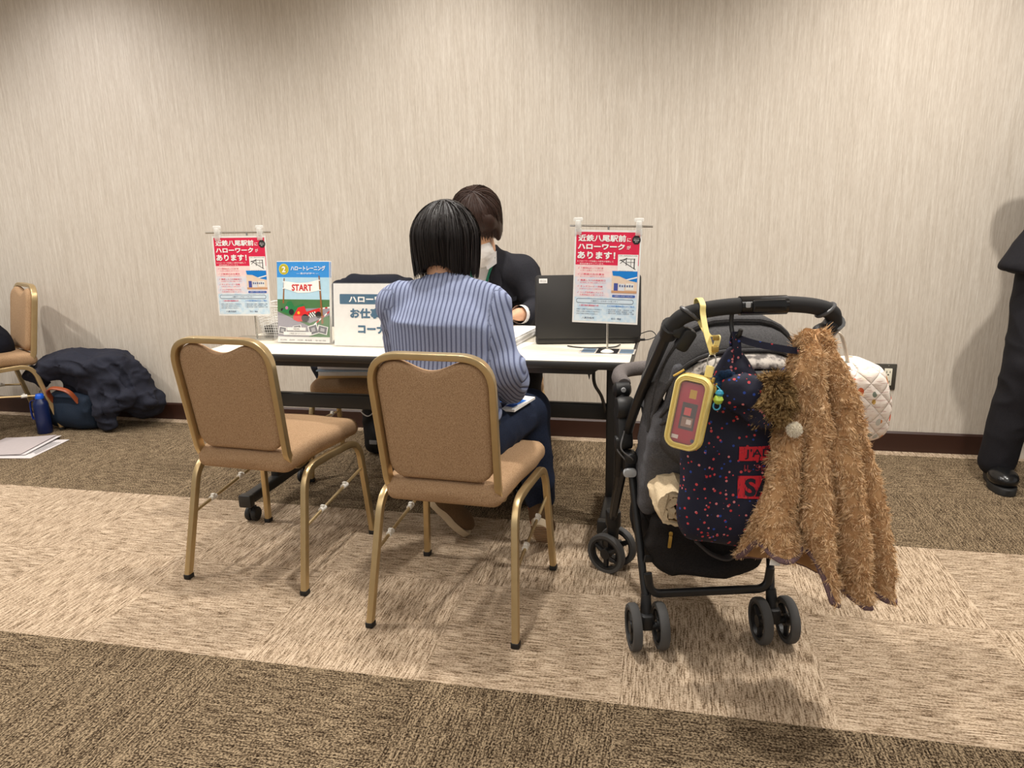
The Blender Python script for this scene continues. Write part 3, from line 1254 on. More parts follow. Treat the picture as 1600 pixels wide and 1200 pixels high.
def start_leaflet():
    s = Sheet(LW, LH, W_PAPER, 0.003)
    X = lambda f: f * LW
    Z = lambda f: (1 - f) * LH
    R_ = lambda x0, y0, x1, y1, m, l=1, r=0: s.rect(X(x0), Z(y1), X(x1 - x0), (y1 - y0) * LH, m, l, r)
    P_ = lambda pts, m, l: s.poly([(X(a), Z(c)) for a, c in pts], m, l)
    T_ = lambda t_, x0, y0, x1, y1, m, bold=0.0, l=6: s.text(t_, X(x0), Z(y1), (y1 - y0) * LH, m, X(x1 - x0), bold, l)
    sky, grn, road = ink((182, 218, 236)), ink((74, 120, 70)), ink((150, 146, 156))
    R_(0, .01, 1, .20, ink((52, 146, 222)))
    R_(0, .20, 1, .47, sky)
    R_(0, .47, 1, .93, grn)
    P_([(0, .62), (.62, .80), (.62, .80), (.74, .84), (.60, .93), (0, .93)], road, 2)
    P_([(.55, .58), (1, .57), (1, .66), (.62, .76), (.40, .70)], road, 2)
    s.disc(X(.135), Z(.10), .0200, ink((226, 212, 60)), 3)
    s.disc(X(.135), Z(.10), .0176, ink((190, 176, 40)), 4)
    T_('2', .10, .065, .17, .138, I_WHITE, .03)
    T_('ハロートレーニング', .27, .058, .93, .118, I_WHITE, .028)
    T_('— 急がば学べ —', .38, .140, .80, .162, I_WHITE, .01)
    brown = ink((146, 96, 48))
    P_([(.13, .21), (.15, .21), (.13, .52), (.10, .52)], brown, 3)
    P_([(.80, .18), (.82, .18), (.885, .76), (.845, .77)], brown, 8)
    P_([(.13, .245), (.40, .268), (.60, .262), (.81, .225), (.815, .355), (.62, .385), (.40, .390), (.13, .335)], I_WHITE, 4)
    T_('START', .285, .285, .675, .365, ink((206, 34, 38)), .03)
    for a, c in ((.13, .255), (.125, .335), (.81, .235), (.82, .355)):
        R_(a - .02, c - .006, a + .02, c + .006, I_WHITE, 9)
    # the two race cars
    P_([(.08, .62), (.20, .50), (.27, .49), (.33, .56), (.50, .52), (.52, .56), (.36, .66), (.22, .65)], ink((34, 122, 66)), 4)
    s.disc(X(.18), Z(.575), .006, ink((200, 120, 170)), 5)
    s.disc(X(.27), Z(.625), .0105, I_BLK, 6)
    s.disc(X(.09), Z(.60), .006, I_BLK, 3)
    P_([(.30, .68), (.40, .57), (.52, .55), (.56, .62), (.82, .57), (.82, .62), (.60, .68), (.58, .73), (.40, .745), (.31, .72)], ink((218, 34, 36)), 6)
    s.disc(X(.41), Z(.635), .0055, ink((240, 190, 40)), 7)
    s.disc(X(.535), Z(.70), .0150, I_BLK, 8)
    s.disc(X(.79), Z(.655), .0118, I_BLK, 8)
    for i in range(6):
        for j in range(3):
            R_(.605 + i * .021, .635 + j * .020 - .004 * i, .626 + i * .021, .655 + j * .020 - .004 * i, I_WHITE if (i + j) % 2 else I_BLK, 7)
    for k in range(6):
        a = .70 + k * .05
        P_([(a, .77 - .028 * k), (a + .05, .742 - .028 * k), (a + .05, .76 - .028 * k), (a, .79 - .028 * k)], ink((206, 40, 48)) if k % 2 else I_WHITE, 5)
    for k in range(5):
        P_([(.78 + k * .045, .575 - .004 * k), (.825 + k * .045, .572 - .004 * k), (.825 + k * .045, .588 - .004 * k), (.78 + k * .045, .592 - .004 * k)], ink((206, 40, 48)) if k % 2 else I_WHITE, 4)
    # snapshots and captions along the foot
    for x0, y0, x1, y1, r in ((.02, .81, .17, .90, -8), (.60, .78, .78, .90, 16), (.77, .79, .96, .89, -12), (.30, .79, .46, .85, 10)):
        cx, cy = (x0 + x1) / 2, (y0 + y1) / 2
        for ww, m, l in ((1.0, I_WHITE, 9), (.84, ink((96, 96, 104)), 10), (.40, ink((170, 168, 172)), 11)):
            a = math.radians(r)
            hw_, hh = (x1 - x0) * LW / 2 * ww, (y1 - y0) * LH / 2 * ww
            s.poly([(X(cx) + p * math.cos(a) - q * math.sin(a), Z(cy) + p * math.sin(a) + q * math.cos(a)) for p, q in ((-hw_, -hh), (hw_, -hh), (hw_, hh), (-hw_, hh))], m, l)
    R_(.185, .815, .545, .855, W_PAPER, 12)
    T_('職業訓練を', .31, .823, .43, .847, I_BLK, 0, 13)
    R_(.115, .870, .655, .912, W_PAPER, 12)
    T_('ご希望に合わせてえらぶ。', .225, .880, .55, .902, I_BLK, 0, 13)
    R_(0, .945, 1, 1, W_PAPER, 12)
    for x0, x1, tx in ((.05, .18, '厚生労働省'), (.23, .33, '都道府県'), (.38, .49, '大阪労働局'), (.53, .57, '✤'), (.58, .66, '機構'), (.73, .93, '高齢・障害・求職者')):
        T_(tx, x0, .962, x1, .982, ink((90, 90, 90)), 0, 13)
    return s


for k in range(3):
    if k == 2:
        s = start_leaflet()
    else:
        s = Sheet(LW, LH, W_PAPER, 0.003)
        s.rect(0, LH * .8, LW, LH * .19, ink((52, 146, 222)))
    o = s.done('leaflet', None, rot2(-1.5) @ tl, tuple(V(-1.315, 2.445, TZ) + rot2(-1.5) @ (tl @ V(-LW / 2, 0.025 - k * 0.0075, 0.006))))
    tag(o, 'blue START leaflet with race cars, front one in the clear holder' if k == 2 else 'blue-topped leaflet hidden behind the START leaflet in the clear holder', 'leaflet', 'leaflets in the acrylic holder')

# ---------------------------------------------------------------- counter sign in a clear holder
t = thing('counter_sign', 'white counter sign with teal lettering standing on the table', 'sign', (-1.018, 2.41, TZ), -1)
tl2 = euler(-7, 0, 0)
SW, SH = 0.310, 0.222
s = Sheet(SW, SH, W_PAPER, 0.001)
teal = ink((8, 88, 122))
s.rect(.024, SH - .073, .262, .036, teal, 1, .003)
s.text('ハローワーク', .060, SH - .066, .022, I_WHITE, .190, .016, fat=.0008)
s.text('お仕事相談', .065, SH - .122, .034, teal, .195, .010, fat=.0014)
s.text('コーナー', .094, SH - .176, .030, teal, .140, .018, fat=.0012)
s.done('sign_sheet', t, tl2, tuple(tl2 @ V(-SW / 2, 0, 0.004)))
b = MB()
b.box(tl2 @ V(0, -0.003, SH / 2 + 0.004), (SW + 0.008, 0.002, SH + 0.006), tl2)
b.box(tl2 @ V(0, 0.003, SH / 2 + 0.004), (SW + 0.008, 0.002, SH + 0.006), tl2)
b.box(V(0, 0.045, 0.002), (SW + 0.008, 0.10, 0.003))
obj('holder', b, clear('clear_sign_acrylic', (1, 1, 1), 0.05, 0.04), t, smooth=False)

# ---------------------------------------------------------------- laptop
M_lap = flat('matt_black_laptop', (40, 38, 36), 0.42)
t = thing('laptop', 'open black laptop with its lid turned to us, small label on a corner', 'laptop', (-0.270, 2.555, TZ), 9)
obj('base', MB().rbox((0, 0.125, 0.013), (0.372, 0.255, 0.022), 0.014, n=4), M_lap, t)
lr = euler(-9, 0, 0)
b = MB().rbox(lr @ V(0, -0.004, 0.116) + V(0, 0.0, 0.016), (0.372, 0.009, 0.224), 0.012, lr, axis=1, n=4)
obj('lid', b, M_lap, t)
b = MB().box(lr @ V(0, 0.0012, 0.120) + V(0, 0, 0.016), (0.345, 0.0008, 0.185), lr)
obj('screen', b, flat('dark_screen', (20, 22, 26), 0.15), t)
b = MB()
for i in range(5):
    for j in range(14):
        b.rbox((-0.156 + j * 0.024, 0.055 + i * 0.023, 0.0255), (0.019, 0.018, 0.003), 0.002)
obj('keyboard', b, flat('black_keys', (26, 26, 27), 0.5), t)
s = Sheet(0.029, 0.016, W_PAPER, 0.0004)
s.text('窓口24', 0.004, 0.004, 0.0075, ink((120, 114, 108)), 0.021)
s.done('label_sticker', t, lr, tuple(lr @ V(-0.172, -0.0088, 0.200) + V(0, 0, 0.016)))
cable = spline([(-0.092, 2.60, TZ + 0.010), (-0.060, 2.60, TZ + 0.012), (-0.035, 2.63, TZ + 0.02), (-0.055, 2.675, TZ + 0.03), (-0.10, 2.70, TZ + 0.012)], 8)
b = MB().tube(cable, 0.0018, 8)
b.tube([(-0.100, 2.598, TZ + 0.010), (-0.072, 2.602, TZ + 0.011)], 0.0045, 10)
tag(obj('power_cable', b, M_rub), 'thin black power cable looping out beside the laptop', 'cable')
b = MB().tube(spline([(-0.335, 2.495, TZ + 0.003), (-0.30, 2.475, TZ + 0.003), (-0.25, 2.468, TZ + 0.003), (-0.20, 2.478, TZ + 0.003), (-0.17, 2.49, TZ + 0.004), (-0.155, 2.53, TZ + 0.004)], 8), 0.0022, 8)
tag(obj('thin_cable', b, M_rub), 'black cable lying on the table along the laptop lid', 'cable')

# flat leaflet under the stand foot
s = Sheet(0.185, 0.085, W_PAPER, 0.0008)
s.rect(0.0, 0.0, 0.185, 0.085, ink((196, 190, 180)))
s.rect(0.008, 0.006, 0.045, 0.073, ink((104, 122, 140)), 2)
s.rect(0.058, 0.0, 0.072, 0.085, I_BLK, 2)
s.rect(0.135, 0.006, 0.045, 0.073, ink((104, 122, 140)), 2)
o = s.done('table_card', None, rot2(-2) @ euler(-90, 0, 0), (-0.285, 2.385, TZ + 0.001))
tag(o, 'card with grey and black blocks lying flat under the round stand foot', 'card')

# papers between the two people
b = MB()
for k in range(9):
    b.box((0.0 + 0.002 * math.sin(k * 2.1), 0.0 + 0.002 * math.cos(k * 1.7), 0.002 + k * 0.0034), (0.30, 0.212, 0.0029), rot2(0.6 * math.sin(k * 1.3)))
b.xf(rot2(82), (-0.605, 2.615, TZ))
tag(obj('document_stack', b, W_PAPER, smooth=False), 'thick stack of white documents lying beside the laptop', 'documents')
b = MB().box((0, 0, 0.0006), (0.212, 0.30, 0.0010)).xf(rot2(-14), (-0.60, 2.435, TZ))
tag(obj('form_sheet', b, W_PAPER, smooth=False), 'single white form on the table in front of the document stack', 'paper')
# ================================================================ stroller
M_tube = flat('satin_black_tube', (30, 30, 31), 0.35)
M_blk = flat('black_plastic', (26, 26, 27), 0.5)
M_grip = flat('black_foam_grip', (34, 33, 33), 0.85)
M_tyre = flat('grey_rubber_tyre', (74, 73, 72), 0.8)
M_seatfab = fabric('charcoal_seat_fabric', (98, 98, 102), (76, 76, 80), 700, 0.9, 0.2)
M_canfab = fabric('black_canopy_fabric', (78, 77, 78), (58, 57, 58), 700, 0.85, 0.2)
M_basket = fabric('black_basket_fabric', (40, 37, 36), (28, 26, 26), 700, 0.9, 0.2)
M_grey = flat('light_grey_button', (176, 178, 180), 0.35)
M_chromep = flat('steel', (190, 188, 180), 0.3, 0.9)
ST = thing('stroller', 'black folding baby stroller with bags and a coat hung on its handle', 'stroller', (0.14, 1.813, 0), 15)


def wheel(b, c, r, w_, tilt=0.0):
    ax = rot2(tilt) @ V(1, 0, 0)
    h = w_ / 2
    b.lathe(c, [(r * 0.80, -h), (r * 0.95, -h), (r, -h * 0.6), (r, h * 0.6), (r * 0.95, h), (r * 0.80, h), (r * 0.78, h * 0.5), (r * 0.78, -h * 0.5), (r * 0.80, -h)], ax, 32, mi=0, caps=False)
    b.lathe(c, [(r * 0.70, -h * 0.85), (r * 0.80, -h * 0.85), (r * 0.80, h * 0.85), (r * 0.70, h * 0.85), (r * 0.70, -h * 0.85)], ax, 32, mi=1, caps=False)
    b.lathe(c, [(r * 0.26, -h * 0.9), (r * 0.26, h * 0.9)], ax, 20, mi=1)
    y, z = np.cross(ax, V(0, 0, 1)), V(0, 0, 1)
    for k in range(3):
        a = math.radians(120 * k + 30)
        d = math.cos(a) * y + math.sin(a) * z
        b.tube([np.asarray(c) + d * r * 0.2, np.asarray(c) + d * r * 0.74], [r * 0.15, r * 0.11], 8, mi=1)


RW = 0.0625
# rear wheels: a pair on each side
for sx in (-1, 1):
    for q in (-1, 1):
        b = MB()
        wheel(b, (sx * 0.172 + q * 0.036, 0.0, RW), RW, 0.024)
        obj('rear_wheel', b, [M_tyre, M_blk], ST)
    b = MB()
    b.tube([(sx * 0.172 - 0.036, 0, RW), (sx * 0.172 + 0.036, 0, RW)], 0.010, 12)
    b.rbox((sx * 0.172, 0.006, RW + 0.012), (0.034, 0.036, 0.042), 0.010)
    b.tube([(sx * 0.172, 0.012, RW + 0.01), (sx * 0.170, 0.028, 0.140)], [0.017, 0.0135], 12)
    obj('wheel_hub', b, M_blk, ST)
    b = MB()
    b.tube([(sx * 0.170, 0.022, 0.115), (sx * 0.190, 0.150, 0.455)], 0.0105, 12)
    obj('rear_leg', b, M_tube, ST)
# front wheels, slightly turned
for sx in (-1, 1):
    for q in (-1, 1):
        b = MB()
        c = V(sx * 0.180, 0.452, RW) + rot2(48) @ V(q * 0.036, 0, 0)
        wheel(b, c, RW + 0.004, 0.024, 48)
        obj('front_wheel', b, [M_tyre, M_blk], ST)
    b = MB()
    c = V(sx * 0.180, 0.452, RW)
    b.tube([c + rot2(48) @ V(-0.03, 0, 0), c + rot2(48) @ V(0.03, 0, 0)], 0.011, 10)
    b.tube([c + V(0, 0, 0), c + V(0, -0.012, 0.105)], [0.018, 0.021], 12)
    b.rbox(c + V(0, -0.012, 0.115), (0.046, 0.050, 0.055), 0.016)
    obj('wheel_hub', b, M_blk, ST)
    for k in range(4):
        pass
# crossbar between the rear legs
pts = fillet([(-0.166, 0.030, 0.200), (-0.158, 0.026, 0.142), (0.158, 0.026, 0.142), (0.166, 0.030, 0.200)], 0.05, 8)
obj('crossbar', MB().tube(pts, 1.0, prof=rrect(0.016, 0.022, 0.006, 3), up=(0, 1, 0)), M_tube, ST)
# side tubes: from the handle down to the front wheels
for sx in (-1, 1):
    pts = spline([(sx * 0.180, -0.165, 0.895), (sx * 0.186, -0.075, 0.805), (sx * 0.194, 0.06, 0.672), (sx * 0.198, 0.180, 0.530), (sx * 0.192, 0.330, 0.320), (sx * 0.183, 0.436, 0.170)], 6)
    obj('side_tube', MB().tube(pts, 0.0125, 12), M_tube, ST)
    # joint where the frame folds
    b = MB()
    b.rbox((sx * 0.206, 0.185, 0.560), (0.040, 0.060, 0.120), 0.018, euler(-18, 0, 0), axis=0)
    b.lathe((sx * 0.206, 0.170, 0.620), [(0.026, -0.022), (0.030, -0.016), (0.030, 0.016), (0.026, 0.022)], (1, 0, 0), 20)
    b.tube([(sx * 0.206, 0.20, 0.50), (sx * 0.203, 0.245, 0.40)], [0.020, 0.014], 10)
    b.rbox((sx * 0.222, 0.165, 0.520), (0.022, 0.034, 0.040), 0.008, axis=0)
    obj('folding_joint', b, M_blk, ST)
    b = MB()
    b.rbox((sx * 0.194, 0.148, 0.470), (0.034, 0.032, 0.070), 0.012, axis=1)
    b.rbox((sx * 0.194, 0.130, 0.490), (0.030, 0.030, 0.030), 0.012, axis=1)
    o = obj('lock_lever', b, M_blk, ST)
    obj('lever_button', MB().rbox((sx * 0.200, 0.118, 0.452), (0.036, 0.014, 0.024), 0.010, axis=1), M_grey, o)
    obj('link_tube', MB().tube([(sx * 0.205, 0.17, 0.44), (sx * 0.212, 0.26, 0.27)], 0.009, 10), M_tube, ST)
    # bumper bar socket
    b = MB()
    b.tube([(sx * 0.206, 0.200, 0.610), (sx * 0.206, 0.212, 0.655)], [0.018, 0.016], 10)
    b.lathe((sx * 0.206, 0.212, 0.660), [(0.012, -0.024), (0.021, -0.018), (0.021, 0.018), (0.012, 0.024)], (1, 0, 0), 16)
    o = obj('bar_socket', b, M_blk, ST)
    obj('release_button', MB().lathe((sx * 0.206, 0.190, 0.664), [(0.007, 0), (0.006, -0.004)], (0, 1, 0), 12), M_grey, o)
# padded bumper bar
pts = spline([(-0.200, 0.215, 0.672), (-0.198, 0.290, 0.678), (-0.150, 0.400, 0.672), (0, 0.440, 0.670), (0.150, 0.400, 0.672), (0.198, 0.290, 0.678), (0.200, 0.215, 0.672)], 7)
obj('bumper_bar', MB().tube(pts, [0.018] + [0.022] * (len(pts) - 2) + [0.018], 12), fabric('grey_bar_cover', (112, 106, 104), (92, 86, 84), 700), ST)
# handle: foam bar with end joints and the centre buckle
pts = spline([(-0.181, -0.172, 0.892), (-0.158, -0.190, 0.920), (-0.100, -0.204, 0.936), (-0.02, -0.208, 0.942), (0.05, -0.207, 0.942), (0.120, -0.198, 0.934), (0.166, -0.185, 0.918), (0.182, -0.170, 0.890)], 8)
H = obj('handle', MB().tube(pts, 0.0175, 14), M_grip, ST)
b = MB().tube([(-0.045, -0.2065, 0.9405), (0.055, -0.2065, 0.9405)], 0.0205, 16)
b.rbox((0.012, -0.224, 0.942), (0.072, 0.012, 0.026), 0.006, axis=1)
o = obj('fold_button', b, flat('gloss_black_plastic', (24, 23, 23), 0.15), H)
obj('button_sticker', MB().rbox((-0.034, -0.228, 0.945), (0.010, 0.003, 0.012), 0.002, axis=1), M_grey, H)
for sx in (-1, 1):
    b = MB()
    b.tube([(sx * 0.181, -0.178, 0.898), (sx * 0.180, -0.150, 0.874)], [0.022, 0.020], 14)
    b.rbox((sx * 0.152, -0.185, 0.868), (0.030, 0.026, 0.052), 0.010, euler(10, sx * -28, 0), axis=1)
    b.rbox((sx * 0.166, -0.180, 0.886), (0.030, 0.024, 0.030), 0.010, euler(0, sx * -30, 0), axis=1)
    o = obj('handle_joint', b, M_blk, ST)
    obj('clamp_ring', MB().tube(spline([V(sx * 0.148, -0.194, 0.925) + euler(0, sx * 52, 0) @ V(0, 0.021 * math.cos(a), 0.021 * math.sin(a)) for a in np.linspace(0, 2 * PI, 10)[:-1]], 3, True), 0.0042, 8, closed=True), flat('dark_grey_plastic', (72, 72, 74), 0.4), o)

# seat shell: back panel, side walls and seat bottom in one padded body
F = Field((-0.26, -0.24, 0.28), (0.26, 0.50, 0.90), 0.009)
sl = euler(27, 0, 0)
F.add(p_box((0, -0.005, 0.590), (0.158, 0.020, 0.235), sl, 0.02), 0.02)
F.add(p_ell((0, -0.01, 0.560), (0.165, 0.055, 0.21), sl), 0.03)
F.add(p_box((0, 0.235, 0.380), (0.165, 0.150, 0.030), euler(6, 0, 0), 0.03), 0.03)
for sx in (-1, 1):
    F.add(p_box((sx * 0.160, 0.070, 0.530), (0.018, 0.080, 0.170), sl, 0.018), 0.03)
P, Q = F.mesh(3)
P = creases(P, Q, 0.006, 9.0, 3, 2.0, (1, 1, 2.2))
quick('seat', P, Q, M_seatfab, ST)
# canopy: fabric bows fanned about the side pivots
PV = V(0, 0.005, 0.605)


def bow(phi, rad, wid, n=22):
    """one bow of the canopy; phi tips it back (deg from upright)"""
    a = math.radians(phi)
    up = V(0, -math.sin(a), math.cos(a))
    q = []
    for k in range(n + 1):
        t = PI * k / n
        ct, st = math.cos(t), math.sin(t)
        q.append(PV + V(-math.copysign(abs(ct) ** 0.62, ct) * wid, 0, 0) + up * rad * abs(st) ** 0.80)
    return q


th = 0.004
rows = []
phis = np.linspace(34, -62, 40)
for i, ph in enumerate(phis):
    u = (ph - 34) / (-62 - 34)
    rad = 0.272 + 0.022 * math.sin(PI * min(1, u * 1.35) * 0.55) + 0.009 * abs(math.sin(u * PI * 5)) ** 0.6
    rows.append(bow(ph, rad, 0.176 + 0.010 * math.sin(u * PI)))
n = len(rows[0])
b = MB()
b.loft(rows, closed=False, caps=False)
o = obj('canopy', b, M_canfab, ST)
md = o.modifiers.new('thick', 'SOLIDIFY')
md.thickness = th
md.offset = -1
for ph, rr, r_ in ((34, 0.272, 0.005), (15, 0.292, 0.008), (-62, 0.288, 0.008)):
    obj('canopy_bow', MB().tube(bow(ph, rr + 0.002, 0.178), r_, 8), M_canfab, o)
# grey patterned lining strip below the canopy edge, and the roll of fabric over it


def marble():
    m = N('grey_patterned_lining')
    nz = m.noise(m.coord(), 46.0, 3.0, 0.6)
    m.set(Base_Color=m.ramp(nz, [(0.42, rgba((108, 102, 98))), (0.5, rgba((176, 168, 160))), (0.6, rgba((206, 198, 188)))]), Roughness=0.9)
    return m.m


rows = [bow(ph, rr, 0.168) for ph, rr in ((44, 0.268), (41, 0.270), (38, 0.272), (35, 0.270))]
rows = [[p for p in r[4:-4]] for r in rows]
o = obj('lining_strip', MB().loft(rows, closed=False, caps=False), marble(), ST)
md = o.modifiers.new('thick', 'SOLIDIFY')
md.thickness = 0.004
# back flap of the hood: side fabric running down from the hood edge
rows = [bow(ph, rr, 0.170) for ph, rr in ((45, 0.266), (58, 0.250), (72, 0.232), (88, 0.215), (106, 0.205))]
o = obj('canopy_flap', MB().loft(rows, closed=False, caps=False), M_canfab, ST)
md = o.modifiers.new('thick', 'SOLIDIFY')
md.thickness = 0.005
for ph, rr in ((50, 0.262), (62, 0.250)):
    obj('piping', MB().tube(bow(ph, rr, 0.171), 0.004, 8), M_canfab, o)
obj('bag_hook', MB().tube(spline([(-0.060, -0.206, 0.928), (-0.060, -0.206, 0.900), (-0.058, -0.216, 0.880), (-0.052, -0.232, 0.882), (-0.050, -0.236, 0.895)], 5), 0.005, 8), M_blk, H)
# shopping basket
F = Field((-0.24, -0.05, 0.12), (0.24, 0.46, 0.44), 0.008)
F.add(p_box((0, 0.19, 0.250), (0.150, 0.17, 0.055), None, 0.04), 0.02)
F.add(p_ell((0, 0.17, 0.215), (0.155, 0.19, 0.050)), 0.03)
F.add(p_box((0, 0.065, 0.300), (0.160, 0.030, 0.055), euler(14, 0, 0), 0.02), 0.03)
F.cut(p_box((0.0, 0.21, 0.345), (0.135, 0.13, 0.075), None, 0.03), 0.015)
P, Q = F.mesh(3)
P = creases(P, Q, 0.010, 8.0, 21, 2.0)
bk_ = quick('basket', P, Q, M_basket, ST)
b = MB().rbox((-0.112, 0.016, 0.318), (0.010, 0.004, 0.013), 0.004, axis=1).rbox((-0.114, 0.014, 0.296), (0.009, 0.003, 0.034), 0.003, euler(0, 6, 0), axis=1)
obj('zip_puller', b, flat('brass', (196, 166, 92), 0.3, 0.9), bk_)
obj('basket_strap', MB().tube(spline([(-0.05, 0.012, 0.30), (-0.01, 0.004, 0.265), (0.03, 0.0, 0.250), (0.06, 0.006, 0.262)], 6), 1.0, prof=rrect(0.030, 0.006, 0.002, 2), up=(0, 1, 0)), flat('charcoal_webbing', (66, 62, 62), 0.9), bk_)
for sx in (-1, 1):
    obj('basket_hanger', MB().tube([(sx * 0.172, 0.045, 0.235), (sx * 0.120, 0.06, 0.225)], 1.0, prof=rrect(0.020, 0.006, 0.002, 2), up=(0, 0, 1)), M_blk, ST)
# dark folding-mechanism cords at the side
b = MB()
for k, (a, c) in enumerate((((-0.21, 0.15, 0.56), (-0.20, 0.17, 0.46)), ((-0.215, 0.18, 0.55), (-0.206, 0.19, 0.42)))):
    a, c = V(*a), V(*c)
    b.tube(spline([a, a + V(-0.014, -0.03, -0.04), (a + c) / 2 + V(0.012, -0.045, -0.02), c], 8), 0.0022, 6)
obj('safety_cord', b, flat('grey_cord', (98, 96, 96), 0.6), ST)
# ================================================================ things hung on the stroller (built in the stroller's own axes)
ST_LOC, ST_RZ = (0.14, 1.813, 0), math.radians(15)


def at_stroller(o):
    o.location = ST_LOC
    o.rotation_euler = (0, 0, ST_RZ)
    return o


def st_thing(name, label, cat, group=None):
    return at_stroller(thing(name, label, cat, group=group))


def dotted():
    m = N('navy_dotted_cloth')
    co = m.coord()
    cols = []
    base = rgba((22, 24, 44))
    col = None
    for sc, off, c in ((68.0, 0.0, (206, 120, 124)), (64.0, 3.3, (190, 48, 56)), (66.0, 7.7, (36, 66, 150)), (60.0, 11.0, (196, 70, 76))):
        v = m.n('ShaderNodeTexVoronoi', feature='F1')
        m.l(m.mapping(co, (1, 1, 1), (0.3, 0.2, off), (off, off, 0)), v.inputs['Vector'])
        v.inputs['Scale'].default_value = sc
        f = m.math('LESS_THAN', v.outputs['Distance'], 0.19)
        w_ = m.n('ShaderNodeTexWhiteNoise', noise_dimensions='3D')
        m.l(v.outputs['Position'], w_.inputs[0])
        f = m.math('MULTIPLY', f, m.math('LESS_THAN', w_.outputs[0], 0.55))
        col = m.mix(f, col if col is not None else base, rgba(c))
    m.set(Base_Color=col, Roughness=0.65, Specular_IOR_Level=0.35)
    m.bump(m.noise(co, 26.0, 3.0), 0.35, 0.006)
    return m.m


def fleece(name, c1, c2, c3):
    m = N(name)
    nz = m.noise(m.coord(), 160.0, 2.0)
    m.set(Base_Color=m.ramp(nz, [(0.36, rgba(c1)), (0.5, rgba(c2)), (0.64, rgba(c3))]), Roughness=0.95, Specular_IOR_Level=0.1)
    return m.m


M_dots = dotted()
M_fleece = fleece('brown_fleece', (184, 147, 106), (216, 180, 136), (240, 210, 172))
M_fleece_base = flat('brown_fleece_backing', (178, 138, 96), 0.95)
M_mauve = fabric('mauve_binding', (120, 96, 98), (96, 76, 80), 800, 0.9)

# ---------------------------------------------------------------- brown fleece cape
CT = st_thing('fleece_cape', 'brown fluffy fleece cape with white pompom hanging from the stroller handle', 'coat')
prof = [(0.000, 0.080, 0.118, 0.024), (0.04, 0.066, 0.134, 0.034), (0.12, 0.052, 0.160, 0.044), (0.22, 0.046, 0.190, 0.052), (0.34, 0.044, 0.212, 0.056), (0.42, 0.034, 0.222, 0.056), (0.55, 0.026, 0.240, 0.060), (0.70, 0.012, 0.252, 0.066), (0.85, -0.014, 0.262, 0.074), (1.0, -0.016, 0.278, 0.082)]
pa = np.array(prof)
ZT = 0.872


def cape_point(s, th):
    """s: 0 top .. 1 hem, th: angle around; th=-90 faces the camera"""
    l, r, d = (np.interp(s, pa[:, 0], pa[:, i]) for i in (1, 2, 3))
    cx, hw = (l + r) / 2, (r - l) / 2
    c, sn = math.cos(th), math.sin(th)
    x = cx + hw * math.copysign(abs(c) ** 0.85, c)
    y = -0.255 - 0.012 * s + d * math.copysign(abs(sn) ** 0.85, sn)
    amp = 0.036 * min(1.0, max(0.0, (s - 0.30) / 0.5)) ** 0.8
    u = (x - l) / (r - l)
    ph = PI * (4.3 * u + 0.30 + 0.35 * math.sin(4.0 * u + 2.2 * s)) if sn < 0 else PI * (3.6 * u + 0.1)
    fold = 2 * abs(math.cos(ph)) ** 0.9 - 1 + 0.25 * math.sin(2.3 * ph + 5 * s)
    dr = amp * fold * min(1.0, abs(sn) * 1.6) ** 0.5
    # two hood halves above the gathered neck
    g = math.exp(-((x - (0.108 + 0.10 * s)) / 0.012) ** 2) * max(0.0, 1 - abs(s - 0.22) / 0.26)
    if sn < 0:
        dr -= 0.034 * g
    dr += 0.010 * math.sin(3 * th + 14 * s) * max(0, 1 - s * 1.6)
    n = nrm(V(c * d, sn * hw, 0))
    zf = 0.458 - 0.088 * (1 / (1 + math.exp(-(x - 0.110) / 0.006))) - 0.010 * np.clip((x - 0.12) / 0.2, 0, 1) - 0.03 * np.clip((x + 0.05) / 0.15, 0, 1)
    zb = 0.380 - 0.095 * np.clip((x + 0.03) / 0.3, 0, 1)
    k = 1 / (1 + math.exp(sn * 7))
    zh = zf * k + zb * (1 - k)
    z = ZT + (zh - ZT) * s - 0.010 * (fold if s > 0.5 else 0) * s
    p = V(x, y, z) + n * dr
    p[2] += 0.02 * (1 - s) ** 8 * math.cos(th * 2)
    return p


NS, NT = 80, 170
G = np.array([[cape_point(i / NS, 2 * PI * j / NT) for j in range(NT)] for i in range(NS + 1)])
Vv = G.reshape(-1, 3)
Q = np.array([(i * NT + j, i * NT + (j + 1) % NT, (i + 1) * NT + (j + 1) % NT, (i + 1) * NT + j) for i in range(NS) for j in range(NT)])
nn = normals(Vv, Q)
if (nn[:, 1] * (Vv[:, 1] + 0.255)).sum() < 0:
    Q = Q[:, ::-1]
Vv = Vv + normals(Vv, Q) * (0.007 * (fbm(Vv * 34, 5, 2) - 0.5))[:, None]
top = len(Vv)
Vv2 = np.vstack([Vv, G[0].mean(0) + V(0, 0, 0.012)])
Q2 = [tuple(q) for q in Q] + [((j + 1) % NT, j, top) for j in range(NT)]
me = bpy.data.meshes.new('cape_body')
me.from_pydata(Vv2.tolist(), [], Q2)
o = link('cape_body', me, M_fleece_base, CT)
md = o.modifiers.new('thick', 'SOLIDIFY')
md.thickness = 0.010
md.offset = -1
tv, tf = tufts(Vv, Q, 90000, 0.0085, 0.0010, 4, droop=0.55, curl=0.5, stand=0.5, segs=4, flow=85.0)
o = quick('fleece_pile', tv, tf, M_fleece, CT)
o['kind'] = 'stuff'
tv, tf = tufts(Vv[:NT * 4 + NT], Q[:NT * 4], 600, 0.012, 0.0011, 5, droop=-0.2, curl=0.6)
o = quick('fleece_tip', tv, tf, M_fleece, CT)
o['kind'] = 'stuff'
hem = [Vv[NS * NT + j] + V(0, 0, -0.002) for j in range(0, NT, 2)]
obj('hem_binding', MB().tube(hem, 0.0062, 8, closed=True), M_mauve, CT)
